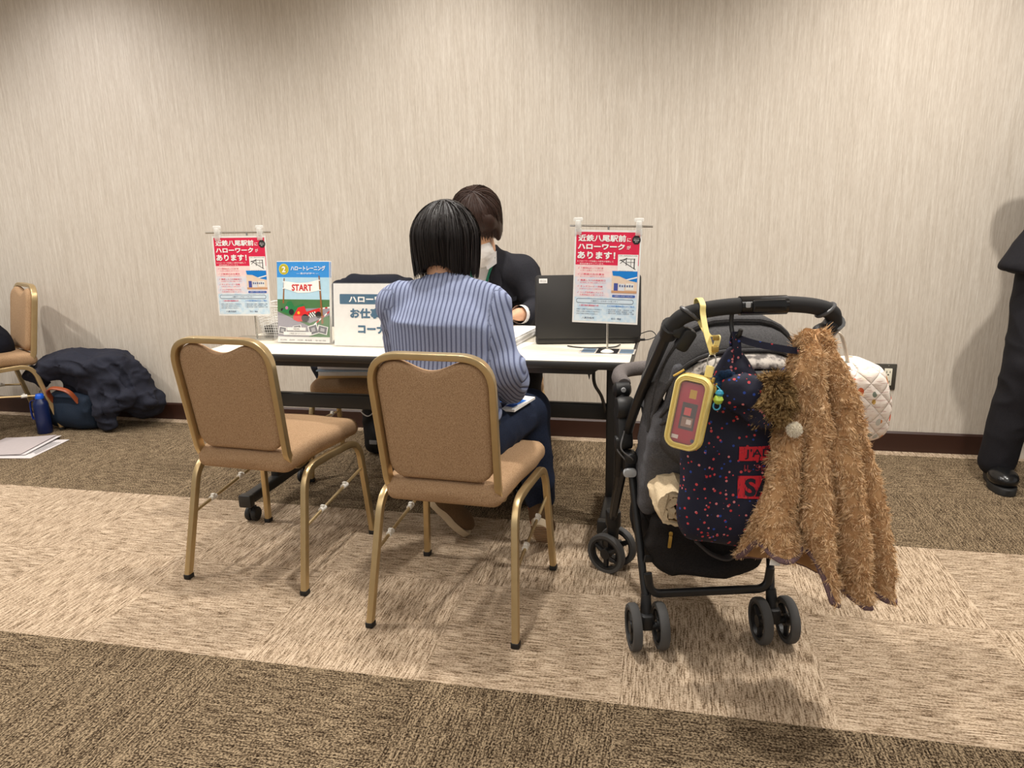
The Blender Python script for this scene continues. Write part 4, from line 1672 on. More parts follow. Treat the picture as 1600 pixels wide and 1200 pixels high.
o = obj('care_label', MB().box((0.010, -0.345, 0.418), (0.022, 0.0015, 0.016), euler(0, 8, 0)), flat('white_label', (236, 234, 228), 0.7), CT)
F = Field((-0.02, -0.40, 0.65), (0.09, -0.27, 0.75), 0.003)
F.add(p_ell((0.040, -0.322, 0.700), (0.0135, 0.0135, 0.0135)))
P, Q_ = F.mesh(2)
M_pom = flat('cream_pompom_yarn', (240, 232, 214), 0.95)
o = quick('pompom', P, Q_, M_pom, CT)
tv, tf = tufts(P, Q_, 2600, 0.004, 0.0007, 8, droop=0.1, curl=0.5, segs=2)
q_ = quick('yarn', tv, tf, M_pom, o)
q_['kind'] = 'stuff'

# ---------------------------------------------------------------- navy dotted shopping bag
TB = st_thing('shopping_bag', 'navy bag with red and blue dots and red printed block hung behind the stroller', 'bag')
F = Field((-0.22, -0.30, 0.36), (0.22, -0.10, 0.86), 0.0065)
F.add(p_box((0.005, -0.205, 0.540), (0.152, 0.034, 0.118), None, 0.032), 0.02)
F.add(p_box((-0.015, -0.208, 0.660), (0.118, 0.026, 0.110), None, 0.026), 0.05)
F.add(p_ell((0.0, -0.212, 0.480), (0.150, 0.048, 0.085)), 0.04)
F.chain([(-0.03, -0.212, 0.75), (-0.05, -0.212, 0.80), (-0.056, -0.210, 0.845)], [0.035, 0.022, 0.008], 0.05)
F.chain([(0.03, -0.212, 0.72), (0.08, -0.212, 0.80)], [0.035, 0.012], 0.05)
P, Q_ = F.mesh(3)
P = creases(P, Q_, 0.010, 6.5, 31, 2.2, (1.6, 1, 0.8))
quick('body', P, Q_, M_dots, TB)
BP = P.copy()


def front_y(x, z):
    """the bag's front face at x, z"""
    d = (BP[:, 0] - x) ** 2 + (BP[:, 2] - z) ** 2
    i = np.argsort(d)[:14]
    return BP[i, 1].min()


def distressed(name, c, c2):
    m = N(name)
    nz = m.noise(m.mapping(m.coord(), (1, 1, 0.2)), 190.0, 3.0, 0.7)
    m.set(Base_Color=m.mix(m.ramp(nz, [(0.36, (1, 1, 1, 1)), (0.44, (0, 0, 0, 1))]), rgba(c), rgba(c2)), Roughness=0.7)
    return m.m


M_redp = distressed('worn_red_print', (196, 30, 44), (30, 22, 40))
M_navp = flat('navy_print', (20, 20, 36), 0.7)
M_dimp = distressed('worn_dark_red_print', (120, 28, 44), (26, 22, 40))
b = MB()


def print_rect(x0, z0, x1, z1, mi, off, nx=16, nz=8):
    g = [[V(x0 + (x1 - x0) * i / nx, 0, z0 + (z1 - z0) * j / nz) for i in range(nx + 1)] for j in range(nz + 1)]
    for r in g:
        for p in r:
            p[1] = front_y(p[0], p[2]) - off
    b.loft(g, closed=False, caps=False, mi=mi)


def print_text(t_, x, z, h, w_, mi, off, bold):
    v, f = glyphs(t_, bold)
    lo, hi = v.min(0), v.max(0)
    pts = []
    for p in v:
        px, pz = x + (p[0] - lo[0]) * w_ / (hi[0] - lo[0]), z + (p[1] - lo[1]) * h / (hi[1] - lo[1])
        pts.append((px, front_y(px, pz) - off, pz))
    b.add(pts, f, mi)


BX = -0.044
print_rect(BX, 0.610, BX + 0.136, 0.642, 0, 0.0016)
print_text("J'ADORE", BX + 0.012, 0.614, 0.023, 0.118, 1, 0.0028, 0.01)
print_text('IL SECURE', BX + 0.012, 0.587, 0.014, 0.110, 2, 0.0018, 0.0)
print_rect(BX, 0.526, BX + 0.136, 0.576, 0, 0.0016)
print_text('SALE', BX + 0.014, 0.531, 0.040, 0.114, 1, 0.0028, 0.03)
obj('printed_block', b, [M_redp, M_navp, M_dimp], TB, smooth=False)
b = MB().ribbon(spline([(-0.046, -0.236, 0.765), (-0.052, -0.236, 0.82), (-0.055, -0.230, 0.865), (-0.054, -0.220, 0.886), (-0.054, -0.208, 0.866), (-0.048, -0.204, 0.80)], 6), (1, 0.2, 0), 0.018, 0.004)
obj('strap', b, M_dots, TB)
strap = rrect(0.016, 0.004, 0.0018, 2)
obj('strap', MB().ribbon(spline([(-0.054, -0.224, 0.876), (-0.02, -0.250, 0.866), (0.03, -0.256, 0.856), (0.07, -0.256, 0.850), (0.110, -0.240, 0.85)], 6), (0, 0.2, 1), 0.014, 0.005), M_dots, TB)

# dotted hood with its fur trim, in front of the bag
HD = st_thing('fur_trimmed_hood', 'navy dotted hood with brown fur trim bunched over the dotted bag', 'hood')
HO = V(-0.026, -0.004, 0.012)
F = Field((-0.13, -0.36, 0.64), (0.11, -0.22, 0.84), 0.005)
F.add(p_ell((-0.018, -0.272, 0.748), (0.058, 0.026, 0.042), euler(0, 14, 0)), 0.01)
F.add(p_ell((0.020, -0.280, 0.712), (0.032, 0.020, 0.026), euler(0, 50, 0)), 0.015)
F.add(p_cone((-0.055, -0.262, 0.775), (0.00, -0.270, 0.775), 0.016, 0.014), 0.02)
F.add(p_cone((0.00, -0.275, 0.715), (0.012, -0.280, 0.70), 0.020, 0.014), 0.02)
F.cut(p_ell((-0.034, -0.302, 0.714), (0.034, 0.024, 0.020), euler(0, 28, 0)), 0.008)
F.cut(p_cone((-0.062, -0.300, 0.752), (0.016, -0.304, 0.742), 0.006, 0.005), 0.006)
P, Q_ = F.mesh(2)
P = creases(P, Q_, 0.006, 18.0, 5, 2.0)
quick('hood', P + HO, Q_, M_dots, HD)
F = Field((-0.03, -0.36, 0.65), (0.13, -0.21, 0.83), 0.005)
F.add(p_ell((0.038, -0.276, 0.740), (0.025, 0.024, 0.034), euler(0, -12, 0)), 0.01)
F.chain([(0.015, -0.27, 0.778), (0.045, -0.275, 0.770), (0.054, -0.275, 0.738), (0.042, -0.275, 0.706), (0.018, -0.275, 0.700)], [0.010, 0.016, 0.018, 0.016, 0.010], 0.01)
P, Q_ = F.mesh(2)
M_fur = fleece('brown_fur', (70, 50, 30), (140, 110, 70), (200, 172, 124))
P = P + HO + V(-0.004, -0.012, 0.008)
o = quick('fur_trim', P, Q_, flat('dark_fur_base', (70, 52, 32), 0.95), HD)
tv, tf = tufts(P, Q_, 11000, 0.014, 0.0007, 12, droop=0.3, curl=0.4, flow=60.0)
q_ = quick('fur', tv, tf, M_fur, o)
q_['kind'] = 'stuff'
F = Field((-0.13, -0.31, 0.74), (-0.04, -0.22, 0.84), 0.004)
for k in range(9):
    a = 2 * PI * k / 9
    F.add(p_ell((-0.086 + 0.016 * math.cos(a), -0.262 + 0.006 * math.sin(3 * a), 0.790 + 0.018 * math.sin(a)), (0.011, 0.010, 0.008), euler(0, math.degrees(-a), 0)), 0.004)
P, Q_ = F.mesh(1)
tag(at_stroller(quick('hair_scrunchie', P, Q_, fabric('teal_navy_cloth', (24, 50, 78), (14, 28, 50), 500))), 'ruffled teal scrunchie tucked behind the yellow phone pouch', 'scrunchie')

# ---------------------------------------------------------------- yellow phone pouch
PO = st_thing('phone_pouch', 'pale yellow pouch with clear window hanging by its strap from the stroller handle', 'pouch')
M_yel = flat('pale_yellow_leather', (236, 216, 138), 0.45)
M_yel2 = flat('yellow_seam', (206, 180, 96), 0.5)
PR = euler(0, 9, 0) @ euler(0, 0, -30) @ euler(-3, 0, 0)
PC = V(-0.170, -0.292, 0.736)
pw = lambda x, y, z: PC + PR @ V(x, y, z)
b = MB()
ring = []
for y, gr in ((-0.017, -0.003), (-0.020, 0.0), (-0.020, 0.0), (-0.014, 0.003), (0.014, 0.003), (0.018, 0.0), (0.020, -0.006)):
    ring.append([pw(p, y, q) for p, q in rrect(0.070 + 2 * gr, 0.150 + 2 * gr, 0.022 + gr, 6)])
ring.insert(0, [pw(p, -0.016, q) for p, q in rrect(0.050, 0.130, 0.013, 6)])
ring.insert(1, [pw(p, -0.0205, q) for p, q in rrect(0.053, 0.133, 0.014, 6)])
b.loft(ring, caps=False)
b.poly([p for p in ring[-1]])
obj('case', b, M_yel, PO)
b = MB().tube([pw(p, 0.004, q) for p, q in rrect(0.0765, 0.1565, 0.024, 6)], 0.0014, 6, closed=True)
b.tube([pw(p, -0.0215, q) for p, q in rrect(0.062, 0.142, 0.018, 6)], 0.0007, 6, closed=True)
obj('seam', b, M_yel2, PO)
b = MB().poly([pw(p, -0.0165, q) for p, q in rrect(0.054, 0.134, 0.014, 6)])
obj('window', b, clear('clear_vinyl', (1, 1, 1), 0.08, 0.12), PO)
b = MB().rbox(pw(0.0338, 0.004, 0.075), (0.006, 0.010, 0.010), 0.002, PR)
b.tube([pw(0.041, 0.004, 0.070), pw(0.043, 0.0, 0.050)], 0.0022, 6)
b.tube([pw(-0.028, 0.004, 0.083), pw(-0.046, -0.002, 0.066)], 0.0022, 6)
obj('zip_puller', b, flat('brass', (196, 166, 92), 0.3, 0.9), PO)
b = MB().rbox(pw(0.022, 0.004, 0.090), (0.016, 0.006, 0.024), 0.003, PR, axis=1)
obj('tab', b, M_yel, PO)
b = MB().tube(spline([pw(0.022 + 0.008 * math.cos(a), 0.004, 0.112 + 0.014 * math.sin(a)) for a in np.linspace(0, 2 * PI, 9)[:-1]], 3, True), 0.0014, 6, closed=True)
obj('ring', b, M_steel, PO)
st0 = pw(0.022, 0.004, 0.125)
hx = st0[0] - 0.006
b = MB().ribbon(spline([st0, st0 * 0.5 + V(hx, -0.236, 0.936) * 0.5 + V(-0.003, 0, 0), (hx, -0.2385, 0.930), (hx + 0.001, -0.2315, 0.948), (hx + 0.001, -0.208, 0.9585), (hx + 0.002, -0.185, 0.950), (hx + 0.005, -0.188, 0.920), st0 * 0.5 + V(hx + 0.012, -0.205, 0.92) * 0.5, st0 + V(0.010, 0.006, 0.036), st0 + V(0.003, 0.002, 0.004)], 7), (1, 0.15, 0), 0.012, 0.0022)
obj('strap', b, M_yel, PO)
b = MB().rbox(st0 + V(0.003, -0.003, 0.012), (0.014, 0.010, 0.012), 0.003)
b.rbox(st0 + V(0.006, 0.003, 0.034), (0.013, 0.008, 0.010), 0.003)
obj('strap_slider', b, flat('brass', (196, 166, 92), 0.3, 0.9), PO)
b = MB()
for k, (dz, r_) in enumerate(((0.0, 0.0085), (-0.013, 0.0105))):
    b.lathe(pw(0.052, -0.002, 0.052 + dz), [(0.001, -r_), (r_ * 0.7, -r_ * 0.7), (r_, 0), (r_ * 0.7, r_ * 0.7), (0.001, r_)], (0, 0, 1), 14, mi=k)
b.tube(spline([pw(0.052 + 0.007 * math.cos(a), -0.004, 0.026 + 0.008 * math.sin(a)) for a in np.linspace(0, 2 * PI, 8)[:-1]], 3, True), 0.0016, 6, closed=True, mi=2)
b.tube([pw(0.042, 0.0, 0.066), pw(0.052, -0.002, 0.060)], 0.0012, 6, mi=2)
obj('bead_charm', b, [flat('teal_bead', (40, 140, 170), 0.3), flat('lime_bead', (176, 204, 74), 0.35), flat('turquoise_ring', (70, 160, 190), 0.3)], PO)
ph = st_thing('smartphone', 'red smartphone with a dark photo sticker inside the yellow pouch', 'phone')
b = MB().rbox(pw(0.001, -0.006, -0.002), (0.053, 0.008, 0.128), 0.008, PR, axis=1, n=4)
obj('case', b, flat('crimson_phone_case', (176, 24, 52), 0.35), ph)
b = MB()
q4 = lambda x0, z0, x1, z1, y, mi: b.poly([pw(x0, y, z0), pw(x1, y, z0), pw(x1, y, z1), pw(x0, y, z1)], mi)
q4(-0.014, -0.036, 0.017, 0.020, -0.0104, 0)
q4(-0.010, -0.030, 0.013, -0.010, -0.0108, 1)
q4(-0.008, -0.006, 0.006, 0.010, -0.0108, 2)
q4(0.000, -0.024, 0.010, -0.014, -0.0111, 3)
q4(-0.004, 0.030, 0.010, 0.048, -0.0104, 4)
q4(-0.024, -0.058, -0.010, -0.050, -0.0104, 3)
b.poly([pw(0.020 + 0.004 * math.cos(a), -0.0104, -0.056 + 0.004 * math.sin(a)) for a in np.linspace(0, 2 * PI, 13)[:-1]], 5)
obj('stickers', b, [flat('dark_photo', (72, 58, 60), 0.3), flat('photo_brown', (150, 116, 100), 0.3), flat('photo_pink', (214, 84, 84), 0.3), flat('photo_white', (222, 206, 198), 0.3), flat('gold_sticker', (206, 160, 50), 0.3), flat('camera_lens', (52, 44, 92), 0.15)], ph, smooth=False)

# ---------------------------------------------------------------- cream rolled blanket in the basket
def roll_outline(n=90):
    """cross-section of a padded sheet rolled up: out along the outer side and back along the inner side"""
    out, inn = [], []
    for k in range(n + 1):
        u = k / n
        a = math.radians(-40) + u * 2 * PI * 2.15
        r = 0.010 + 0.0455 * u ** 0.9
        th_ = 0.0088 * (0.75 + 0.25 * math.sin(u * PI) ** 0.4) * (1 + 0.16 * math.sin(17 * a))
        e = min(1.0, 14 * u, 14 * (1 - u) + 0.05) ** 0.5
        out.append(((r + th_ * e) * math.cos(a), (r + th_ * e) * math.sin(a) * 0.98))
        inn.append(((r - th_ * e) * math.cos(a), (r - th_ * e) * math.sin(a) * 0.98))
    return out + inn[::-1]


ol = roll_outline()
rows = []
for j in range(15):
    f_ = j / 14
    y = -0.125 + 0.235 * f_
    sc = 1.0 - 0.07 * (2 * f_ - 1) ** 4
    row = []
    for k, (p, q) in enumerate(ol):
        w_ = 0.004 * math.sin(7 * math.atan2(q, p) + 9 * f_) + 0.003 * math.sin(23 * f_ + k * 0.31)
        rr = math.hypot(p, q)
        row.append(V(-0.132 + p * sc + p / max(rr, 1e-4) * w_ * 0.6 + 0.02 * f_, y + 0.010 * math.sin(3 * math.atan2(q, p)) * (1 - f_) - 0.10 * max(0, 0.03 - rr) * (1 - f_), 0.452 + q * sc + q / max(rr, 1e-4) * w_ * 0.6))
    rows.append(row)
o = at_stroller(obj('rolled_blanket', MB().loft(rows), fabric('cream_padded_cotton', (228, 208, 174), (210, 188, 152), 600, 0.85)))
tag(o, 'cream padded blanket rolled up and stuffed above the stroller basket', 'blanket')

# ---------------------------------------------------------------- quilted bag on the far side


def quilted():
    m = N('white_quilted_print')
    co = m.coord()
    v = m.n('ShaderNodeTexVoronoi', feature='F1')
    m.l(m.mapping(co, (1, 1, 0.8), (0.2, 0.6, 0)), v.inputs['Vector'])
    v.inputs['Scale'].default_value = 42.0
    f = m.math('LESS_THAN', v.outputs['Distance'], 0.30)
    w_ = m.n('ShaderNodeTexWhiteNoise', noise_dimensions='3D')
    m.l(v.outputs['Position'], w_.inputs[0])
    pc = m.ramp(w_.outputs[0], [(0.0, rgba((206, 60, 50))), (0.3, rgba((222, 110, 60))), (0.55, rgba((196, 160, 80))), (0.75, rgba((240, 232, 222))), (1.0, rgba((110, 124, 110)))])
    sx = m.n('ShaderNodeSeparateXYZ')
    m.l(co, sx.inputs[0])
    d1 = m.math('ADD', sx.outputs[0], sx.outputs[2])
    d2 = m.math('SUBTRACT', sx.outputs[0], sx.outputs[2])
    q1 = m.math('ABSOLUTE', m.math('SINE', m.math('MULTIPLY', d1, 66.0)))
    q2 = m.math('ABSOLUTE', m.math('SINE', m.math('MULTIPLY', d2, 66.0)))
    qq = m.math('MINIMUM', q1, q2)
    wr = m.noise(m.mapping(co, (40, 90, 260), (0.8, 0.3, 0.4)), 1.0, 1.0)
    base = m.mix(m.ramp(wr, [(0.60, (0, 0, 0, 1)), (0.66, (1, 1, 1, 1))]), rgba((240, 228, 216)), rgba((214, 190, 178)))
    m.set(Base_Color=m.mix(f, base, pc), Roughness=0.8)
    m.bump(m.math('POWER', qq, 0.4), 0.8, 0.006)
    return m.m


F = Field((0.20, -0.14, 0.50), (0.47, 0.14, 0.82), 0.007)
F.add(p_box((0.312, -0.03, 0.678), (0.056, 0.085, 0.092), euler(0, -8, 0), 0.035), 0.02)
F.add(p_ell((0.317, -0.03, 0.676), (0.072, 0.090, 0.090)), 0.03)
P, Q_ = F.mesh(2)
P = creases(P, Q_, 0.006, 8.0, 61, 2.0)
QB = st_thing('quilted_bag', 'white quilted bag with red and orange print behind the fleece cape', 'bag')
quick('body', P, Q_, quilted(), QB)
obj('strap', MB().tube(spline([(0.30, -0.03, 0.755), (0.26, -0.06, 0.84), (0.20, -0.13, 0.872), (0.186, -0.15, 0.89)], 6), 1.0, prof=strap, up=(0, 1, 0)), flat('cream_strap', (226, 214, 196), 0.8), QB)
# ================================================================ people
def skin(name, c):
    m = N(name)
    nz = m.noise(m.coord(), 40.0, 3.0)
    m.set(Base_Color=m.mix(nz, rgba(tuple(v * 0.94 for v in c)), rgba(c)), Roughness=0.5, Specular_IOR_Level=0.35, Subsurface_Weight=0.08)
    m.b.inputs['Subsurface Radius'].default_value = (0.01, 0.004, 0.002)
    return m.m


M_skin = skin('skin', (222, 172, 138))


def hairmat(name, c1, c2, rough=0.32):
    m = N(name)
    nz = m.noise(m.mapping(m.coord(), (1, 1, 0.2)), 170.0, 2.0)
    m.set(Base_Color=m.mix(nz, rgba(c1), rgba(c2)), Roughness=rough, Specular_IOR_Level=0.28)
    return m.m


def turn(v, axis, deg):
    a = math.radians(deg)
    k = nrm(axis)
    return v * math.cos(a) + np.cross(k, v) * math.sin(a) + k * (k @ v) * (1 - math.cos(a))


def hand(F, wrist, d, n, side, curl=(35, 40, 45, 50), k=0.9, thumb=35):
    """palm, four fingers of different length and a thumb; n points out of the palm, side=+1 puts the thumb towards d x n"""
    wrist, d, n = V(*wrist), nrm(d), nrm(n)
    n = nrm(n - d * (n @ d))
    s = np.cross(d, n) * side
    W = lambda a, b_, c: wrist + (d * a + s * b_ + n * c) * k
    F.add(p_ecap(W(0.004, 0, 0), W(0.075, 0.0, 0.0), (0.024 * k, 0.017 * k), (0.036 * k, 0.013 * k), s), 0.012)
    F.add(p_ell(W(0.035, 0.024, 0.008), (0.016 * k, 0.022 * k, 0.014 * k), np.stack([s, d, n], 1)), 0.012)
    for i, (off, a0, ln) in enumerate(((0.028, 0.083, (0.040, 0.025, 0.020)), (0.010, 0.088, (0.045, 0.029, 0.021)), (-0.009, 0.085, (0.042, 0.027, 0.020)), (-0.027, 0.076, (0.033, 0.020, 0.018)))):
        p = W(a0, off, 0)
        dd = nrm(d + s * off * 2.2)
        ax = np.cross(dd, n)
        r = (0.0092, 0.0086, 0.0078, 0.0068) if i < 3 else (0.0080, 0.0074, 0.0068, 0.0060)
        F.add(p_cone(W(a0 - 0.035, off * 0.8, -0.001), p, 0.0095 * k, r[0] * k), 0.008)
        for j in range(3):
            dd = turn(dd, ax, curl[i] * (1.0, 1.1, 0.7)[j])
            q = p + dd * ln[j] * k
            F.add(p_cone(p, q, r[j] * k, r[j + 1] * k), 0.0035)
            p = q
    p = W(0.022, 0.026, 0.010)
    dd = nrm(d * math.cos(math.radians(thumb)) + s * math.sin(math.radians(thumb)) + n * 0.35)
    for j, (ln, r0, r1) in enumerate(((0.036, 0.0125, 0.0105), (0.029, 0.0105, 0.0092), (0.023, 0.0092, 0.0072))):
        q = p + dd * ln * k
        F.add(p_cone(p, q, r0 * k, r1 * k), 0.006)
        p = q
        dd = nrm(dd * 0.9 + d * 0.25 + n * 0.18)


def head(F, c, fwd, up, k=1.0):
    """skull, jaw, nose, lips, ears, brows"""
    c, f, u = V(*c), nrm(fwd), nrm(up)
    u = nrm(u - f * (u @ f))
    r = np.cross(f, u)
    R = np.stack([r, f, u], 1)
    W = lambda x, y, z: c + (r * x + f * y + u * z) * k
    F.add(p_ell(W(0, -0.012, 0.030), (0.074 * k, 0.092 * k, 0.086 * k), R), 0.02)
    F.add(p_ell(W(0, 0.022, -0.030), (0.062 * k, 0.070 * k, 0.080 * k), R), 0.02)
    F.add(p_ell(W(0, 0.058, -0.086), (0.026 * k, 0.026 * k, 0.022 * k), R), 0.02)
    F.add(p_cone(W(0, 0.085, 0.010), W(0, 0.106, -0.032), 0.009 * k, 0.012 * k), 0.012)
    for s in (-1, 1):
        F.add(p_ell(W(s * 0.010, 0.096, -0.035), (0.009 * k, 0.010 * k, 0.007 * k), R), 0.006)
        F.add(p_ell(W(s * 0.028, 0.078, 0.024), (0.020 * k, 0.012 * k, 0.008 * k), R), 0.010)
        F.cut(p_ell(W(s * 0.031, 0.094, 0.004), (0.016 * k, 0.014 * k, 0.009 * k), R), 0.010)
        F.add(p_ell(W(s * 0.031, 0.074, 0.003), (0.013 * k, 0.011 * k, 0.010 * k), R), 0.004)
        F.add(p_ell(W(s * 0.077, -0.004, -0.008), (0.008 * k, 0.019 * k, 0.031 * k), R), 0.005)
    F.add(p_ell(W(0, 0.088, -0.061), (0.022 * k, 0.009 * k, 0.006 * k), R), 0.004)
    F.add(p_ell(W(0, 0.086, -0.070), (0.019 * k, 0.009 * k, 0.006 * k), R), 0.004)
    F.cut(p_ell(W(0, 0.099, -0.0655), (0.020 * k, 0.006 * k, 0.0016 * k), R), 0.003)
    return W, R


def strands(paths, width, name, m, parent, base):
    """ribbons along many paths (count, steps, 3); faces turned outward from a centre line"""
    A = np.asarray(paths)
    n, s, _ = A.shape
    T = np.gradient(A, axis=1)
    ctr = A.mean((0, 1))
    out = A - ctr
    sd = np.cross(T, out)
    sd /= np.maximum(np.linalg.norm(sd, axis=2), 1e-9)[..., None]
    on = out / np.maximum(np.linalg.norm(out, axis=2), 1e-9)[..., None]
    sd = sd + on * np.random.default_rng(n).normal(0, 0.55, (n, 1, 1))
    sd /= np.maximum(np.linalg.norm(sd, axis=2), 1e-9)[..., None]
    t = np.linspace(0, 1, s)
    w_ = (width * (0.55 + 0.45 * np.sin(PI * np.clip(t * 0.9 + 0.1, 0, 1))))[None, :, None]
    Vv = np.stack([A - sd * w_, A + sd * w_], 2).reshape(n, s * 2, 3)
    F = []
    b0 = (np.arange(n) * s * 2)[:, None]
    for i in range(s - 1):
        F.append(b0 + np.array([2 * i, 2 * i + 1, 2 * i + 3, 2 * i + 2]))
    o = quick(name, Vv.reshape(-1, 3) - base, np.concatenate(F), m, parent)
    o['kind'] = 'stuff'
    return o


def put(name, F, base, m, parent, smooth=2, crease=None, fix=None):
    P, Q_ = F.mesh(smooth)
    if crease:
        P = creases(P, Q_, *crease)
    if fix:
        P = fix(P)
    o = quick(name, P - base, Q_, m, parent)
    return o, P, Q_


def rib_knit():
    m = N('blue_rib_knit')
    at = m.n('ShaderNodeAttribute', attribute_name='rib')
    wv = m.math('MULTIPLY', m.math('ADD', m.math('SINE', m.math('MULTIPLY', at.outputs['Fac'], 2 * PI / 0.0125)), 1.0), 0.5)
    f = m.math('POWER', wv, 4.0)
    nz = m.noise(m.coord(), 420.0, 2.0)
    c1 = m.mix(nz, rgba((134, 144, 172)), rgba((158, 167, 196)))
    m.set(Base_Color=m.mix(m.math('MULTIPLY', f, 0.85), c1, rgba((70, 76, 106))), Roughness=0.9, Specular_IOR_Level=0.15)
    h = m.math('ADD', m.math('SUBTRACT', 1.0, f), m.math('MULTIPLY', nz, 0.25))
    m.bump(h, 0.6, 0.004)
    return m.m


def floats(o, name, vals):
    a = o.data.attributes.new(name, 'FLOAT', 'POINT')
    a.data.foreach_set('value', np.asarray(vals, np.float32))


M_denim = fabric('dark_blue_denim', (36, 45, 66), (21, 28, 44), 900, 0.85, 0.25)
M_suit = fabric('black_suit_cloth', (44, 44, 50), (32, 32, 37), 900, 0.8, 0.12)
M_suit2 = fabric('black_trouser_cloth', (34, 33, 37), (24, 23, 27), 900, 0.8, 0.12)
M_shirt = fabric('pale_grey_shirt', (212, 208, 206), (196, 192, 190), 1200, 0.85, 0.1)
M_mask = flat('white_face_mask', (240, 236, 232), 0.8)
M_hair_k = hairmat('black_hair', (14, 11, 11), (32, 25, 23), 0.5)
M_hair_b = hairmat('dark_brown_hair', (30, 18, 13), (58, 36, 26), 0.52)

# ---------------------------------------------------------------- person in the blue ribbed sweater, seen from behind
base = V(-0.616, 1.955, 0)
R0 = rot2(-3.5)
L = lambda x, y, z: base + R0 @ V(x, y, z)
fx, fy, uz = R0 @ V(1, 0, 0), R0 @ V(0, 1, 0), V(0, 0, 1)
WM = thing('person', 'person in blue ribbed sweater and jeans sitting with back to us, black bobbed hair', 'person', tuple(base))
J = dict(hip=L(0, 0.02, 0.50), waist=L(-0.005, 0.00, 0.62), chest=L(-0.005, 0.02, 0.79), neck=L(-0.012, 0.055, 0.945), head=L(-0.022, 0.125, 1.055),
         sR=L(0.130, 0.05, 0.880), eR=L(0.172, 0.035, 0.705), wR=L(0.150, 0.170, 0.612), sL=L(-0.158, 0.05, 0.885), eL=L(-0.185, 0.13, 0.735), wL=L(-0.05, 0.325, 0.705),
         hR=L(0.085, 0.03, 0.492), kR=L(0.160, 0.350, 0.500), aR=L(0.200, 0.330, 0.165), hL=L(-0.085, 0.03, 0.492), kL=L(-0.110, 0.385, 0.500), aL=L(-0.165, 0.360, 0.190))
F = Field(base + V(-0.36, -0.22, 0.0), base + V(0.36, 0.56, 1.20), 0.0062)
F.add(p_ecap(J['hip'], J['waist'], (0.150, 0.095), (0.125, 0.085), fx), 0.03)
F.add(p_ecap(J['waist'], J['chest'], (0.125, 0.085), (0.140, 0.092), fx), 0.03)
F.add(p_ecap(J['chest'], L(-0.005, 0.045, 0.885), (0.140, 0.090), (0.110, 0.060), fx), 0.03)
F.chain([J['neck'] - V(0, 0, 0.03), L(-0.014, 0.080, 0.995), L(-0.02, 0.100, 1.03)], [0.054, 0.048, 0.048], 0.03)
for a, b_, c in (('sR', 'eR', 'wR'), ('sL', 'eL', 'wL')):
    F.chain([L(0, 0.05, 0.89), J[a], J[b_], J[c]], [0.045, 0.044, 0.036, 0.024], 0.025)
for a, b_, c in (('hR', 'kR', 'aR'), ('hL', 'kL', 'aL')):
    F.chain([J[a], J[b_], J[c]], [0.074, 0.052, 0.034], 0.02)
W_, HR = head(F, J['head'], R0 @ V(0, 0.90, -0.44), R0 @ V(0, 0.44, 0.90), 0.93)
hand(F, J['wR'], R0 @ V(-0.25, 0.85, -0.25), R0 @ V(-0.45, -0.1, -0.85), 1, (40, 42, 46, 48), 0.86)
hand(F, J['wL'], R0 @ V(0.85, 0.5, -0.06), R0 @ V(0, 0.1, -1), -1, (34, 38, 40, 42), 0.86)
for a, d in (('aR', R0 @ V(0.05, 0.25, -0.9)), ('aL', R0 @ V(0.55, 0.25, -0.7))):
    F.add(p_cone(J[a], J[a] + nrm(d) * 0.05, 0.030, 0.024), 0.02)
put('body', F, base, M_skin, WM)

# sweater
F = Field(base + V(-0.34, -0.22, 0.50), base + V(0.34, 0.48, 1.02), 0.006)
F.add(p_ecap(L(-0.005, 0.01, 0.585), L(-0.005, 0.0, 0.68), (0.162, 0.112), (0.146, 0.102), fx), 0.03)
F.add(p_ecap(L(-0.005, 0.0, 0.68), L(-0.005, 0.025, 0.82), (0.146, 0.102), (0.156, 0.104), fx), 0.03)
F.add(p_ecap(L(-0.005, 0.025, 0.82), L(-0.005, 0.050, 0.905), (0.156, 0.100), (0.112, 0.066), fx), 0.03)
F.add(p_ecap(L(-0.008, 0.050, 0.908), L(-0.010, 0.060, 0.942), (0.085, 0.070), (0.062, 0.058), fx), 0.03)
F.chain([L(0.10, 0.05, 0.902), J['sR'], J['eR'], J['wR'] + 0.10 * (J['eR'] - J['wR'])], [0.048, 0.048, 0.047, 0.043], 0.03)
F.chain([L(-0.10, 0.05, 0.902), J['sL'], J['eL'], J['wL'] + 0.10 * (J['eL'] - J['wL'])], [0.050, 0.054, 0.050, 0.044], 0.03)
ax = nrm(J['wR'] - J['eR'])
for k, (t_, rr) in enumerate(((0.06, 0.056), (0.26, 0.057), (0.46, 0.056), (0.64, 0.053), (0.80, 0.050))):   # bunched cuff
    q = J['eR'] + (J['wR'] - J['eR']) * t_
    F.add(p_ecap(q - ax * 0.004, q + ax * 0.004, (rr, rr), (rr, rr), fy), 0.008)
F.cut(p_cone(L(-0.010, 0.074, 0.972), L(-0.01, 0.12, 1.08), 0.054, 0.09), 0.010)
F.cut(p_cone(J['wR'] + ax * 0.004, J['wR'] + ax * 0.08, 0.036, 0.04), 0.01)
F.cut(p_box(L(0, 0, 0.50), (0.4, 0.4, 0.055), R0, 0.01), 0.01)
P, Q_ = F.mesh(2)
P = creases(P, Q_, 0.010, 6.0, 42, 2.0, (1.0, 1.0, 1.5))
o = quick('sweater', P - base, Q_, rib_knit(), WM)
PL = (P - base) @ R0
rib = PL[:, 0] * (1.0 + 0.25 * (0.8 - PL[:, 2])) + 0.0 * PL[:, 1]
rib = np.where(np.abs(PL[:, 1]) > 9, rib, rib)


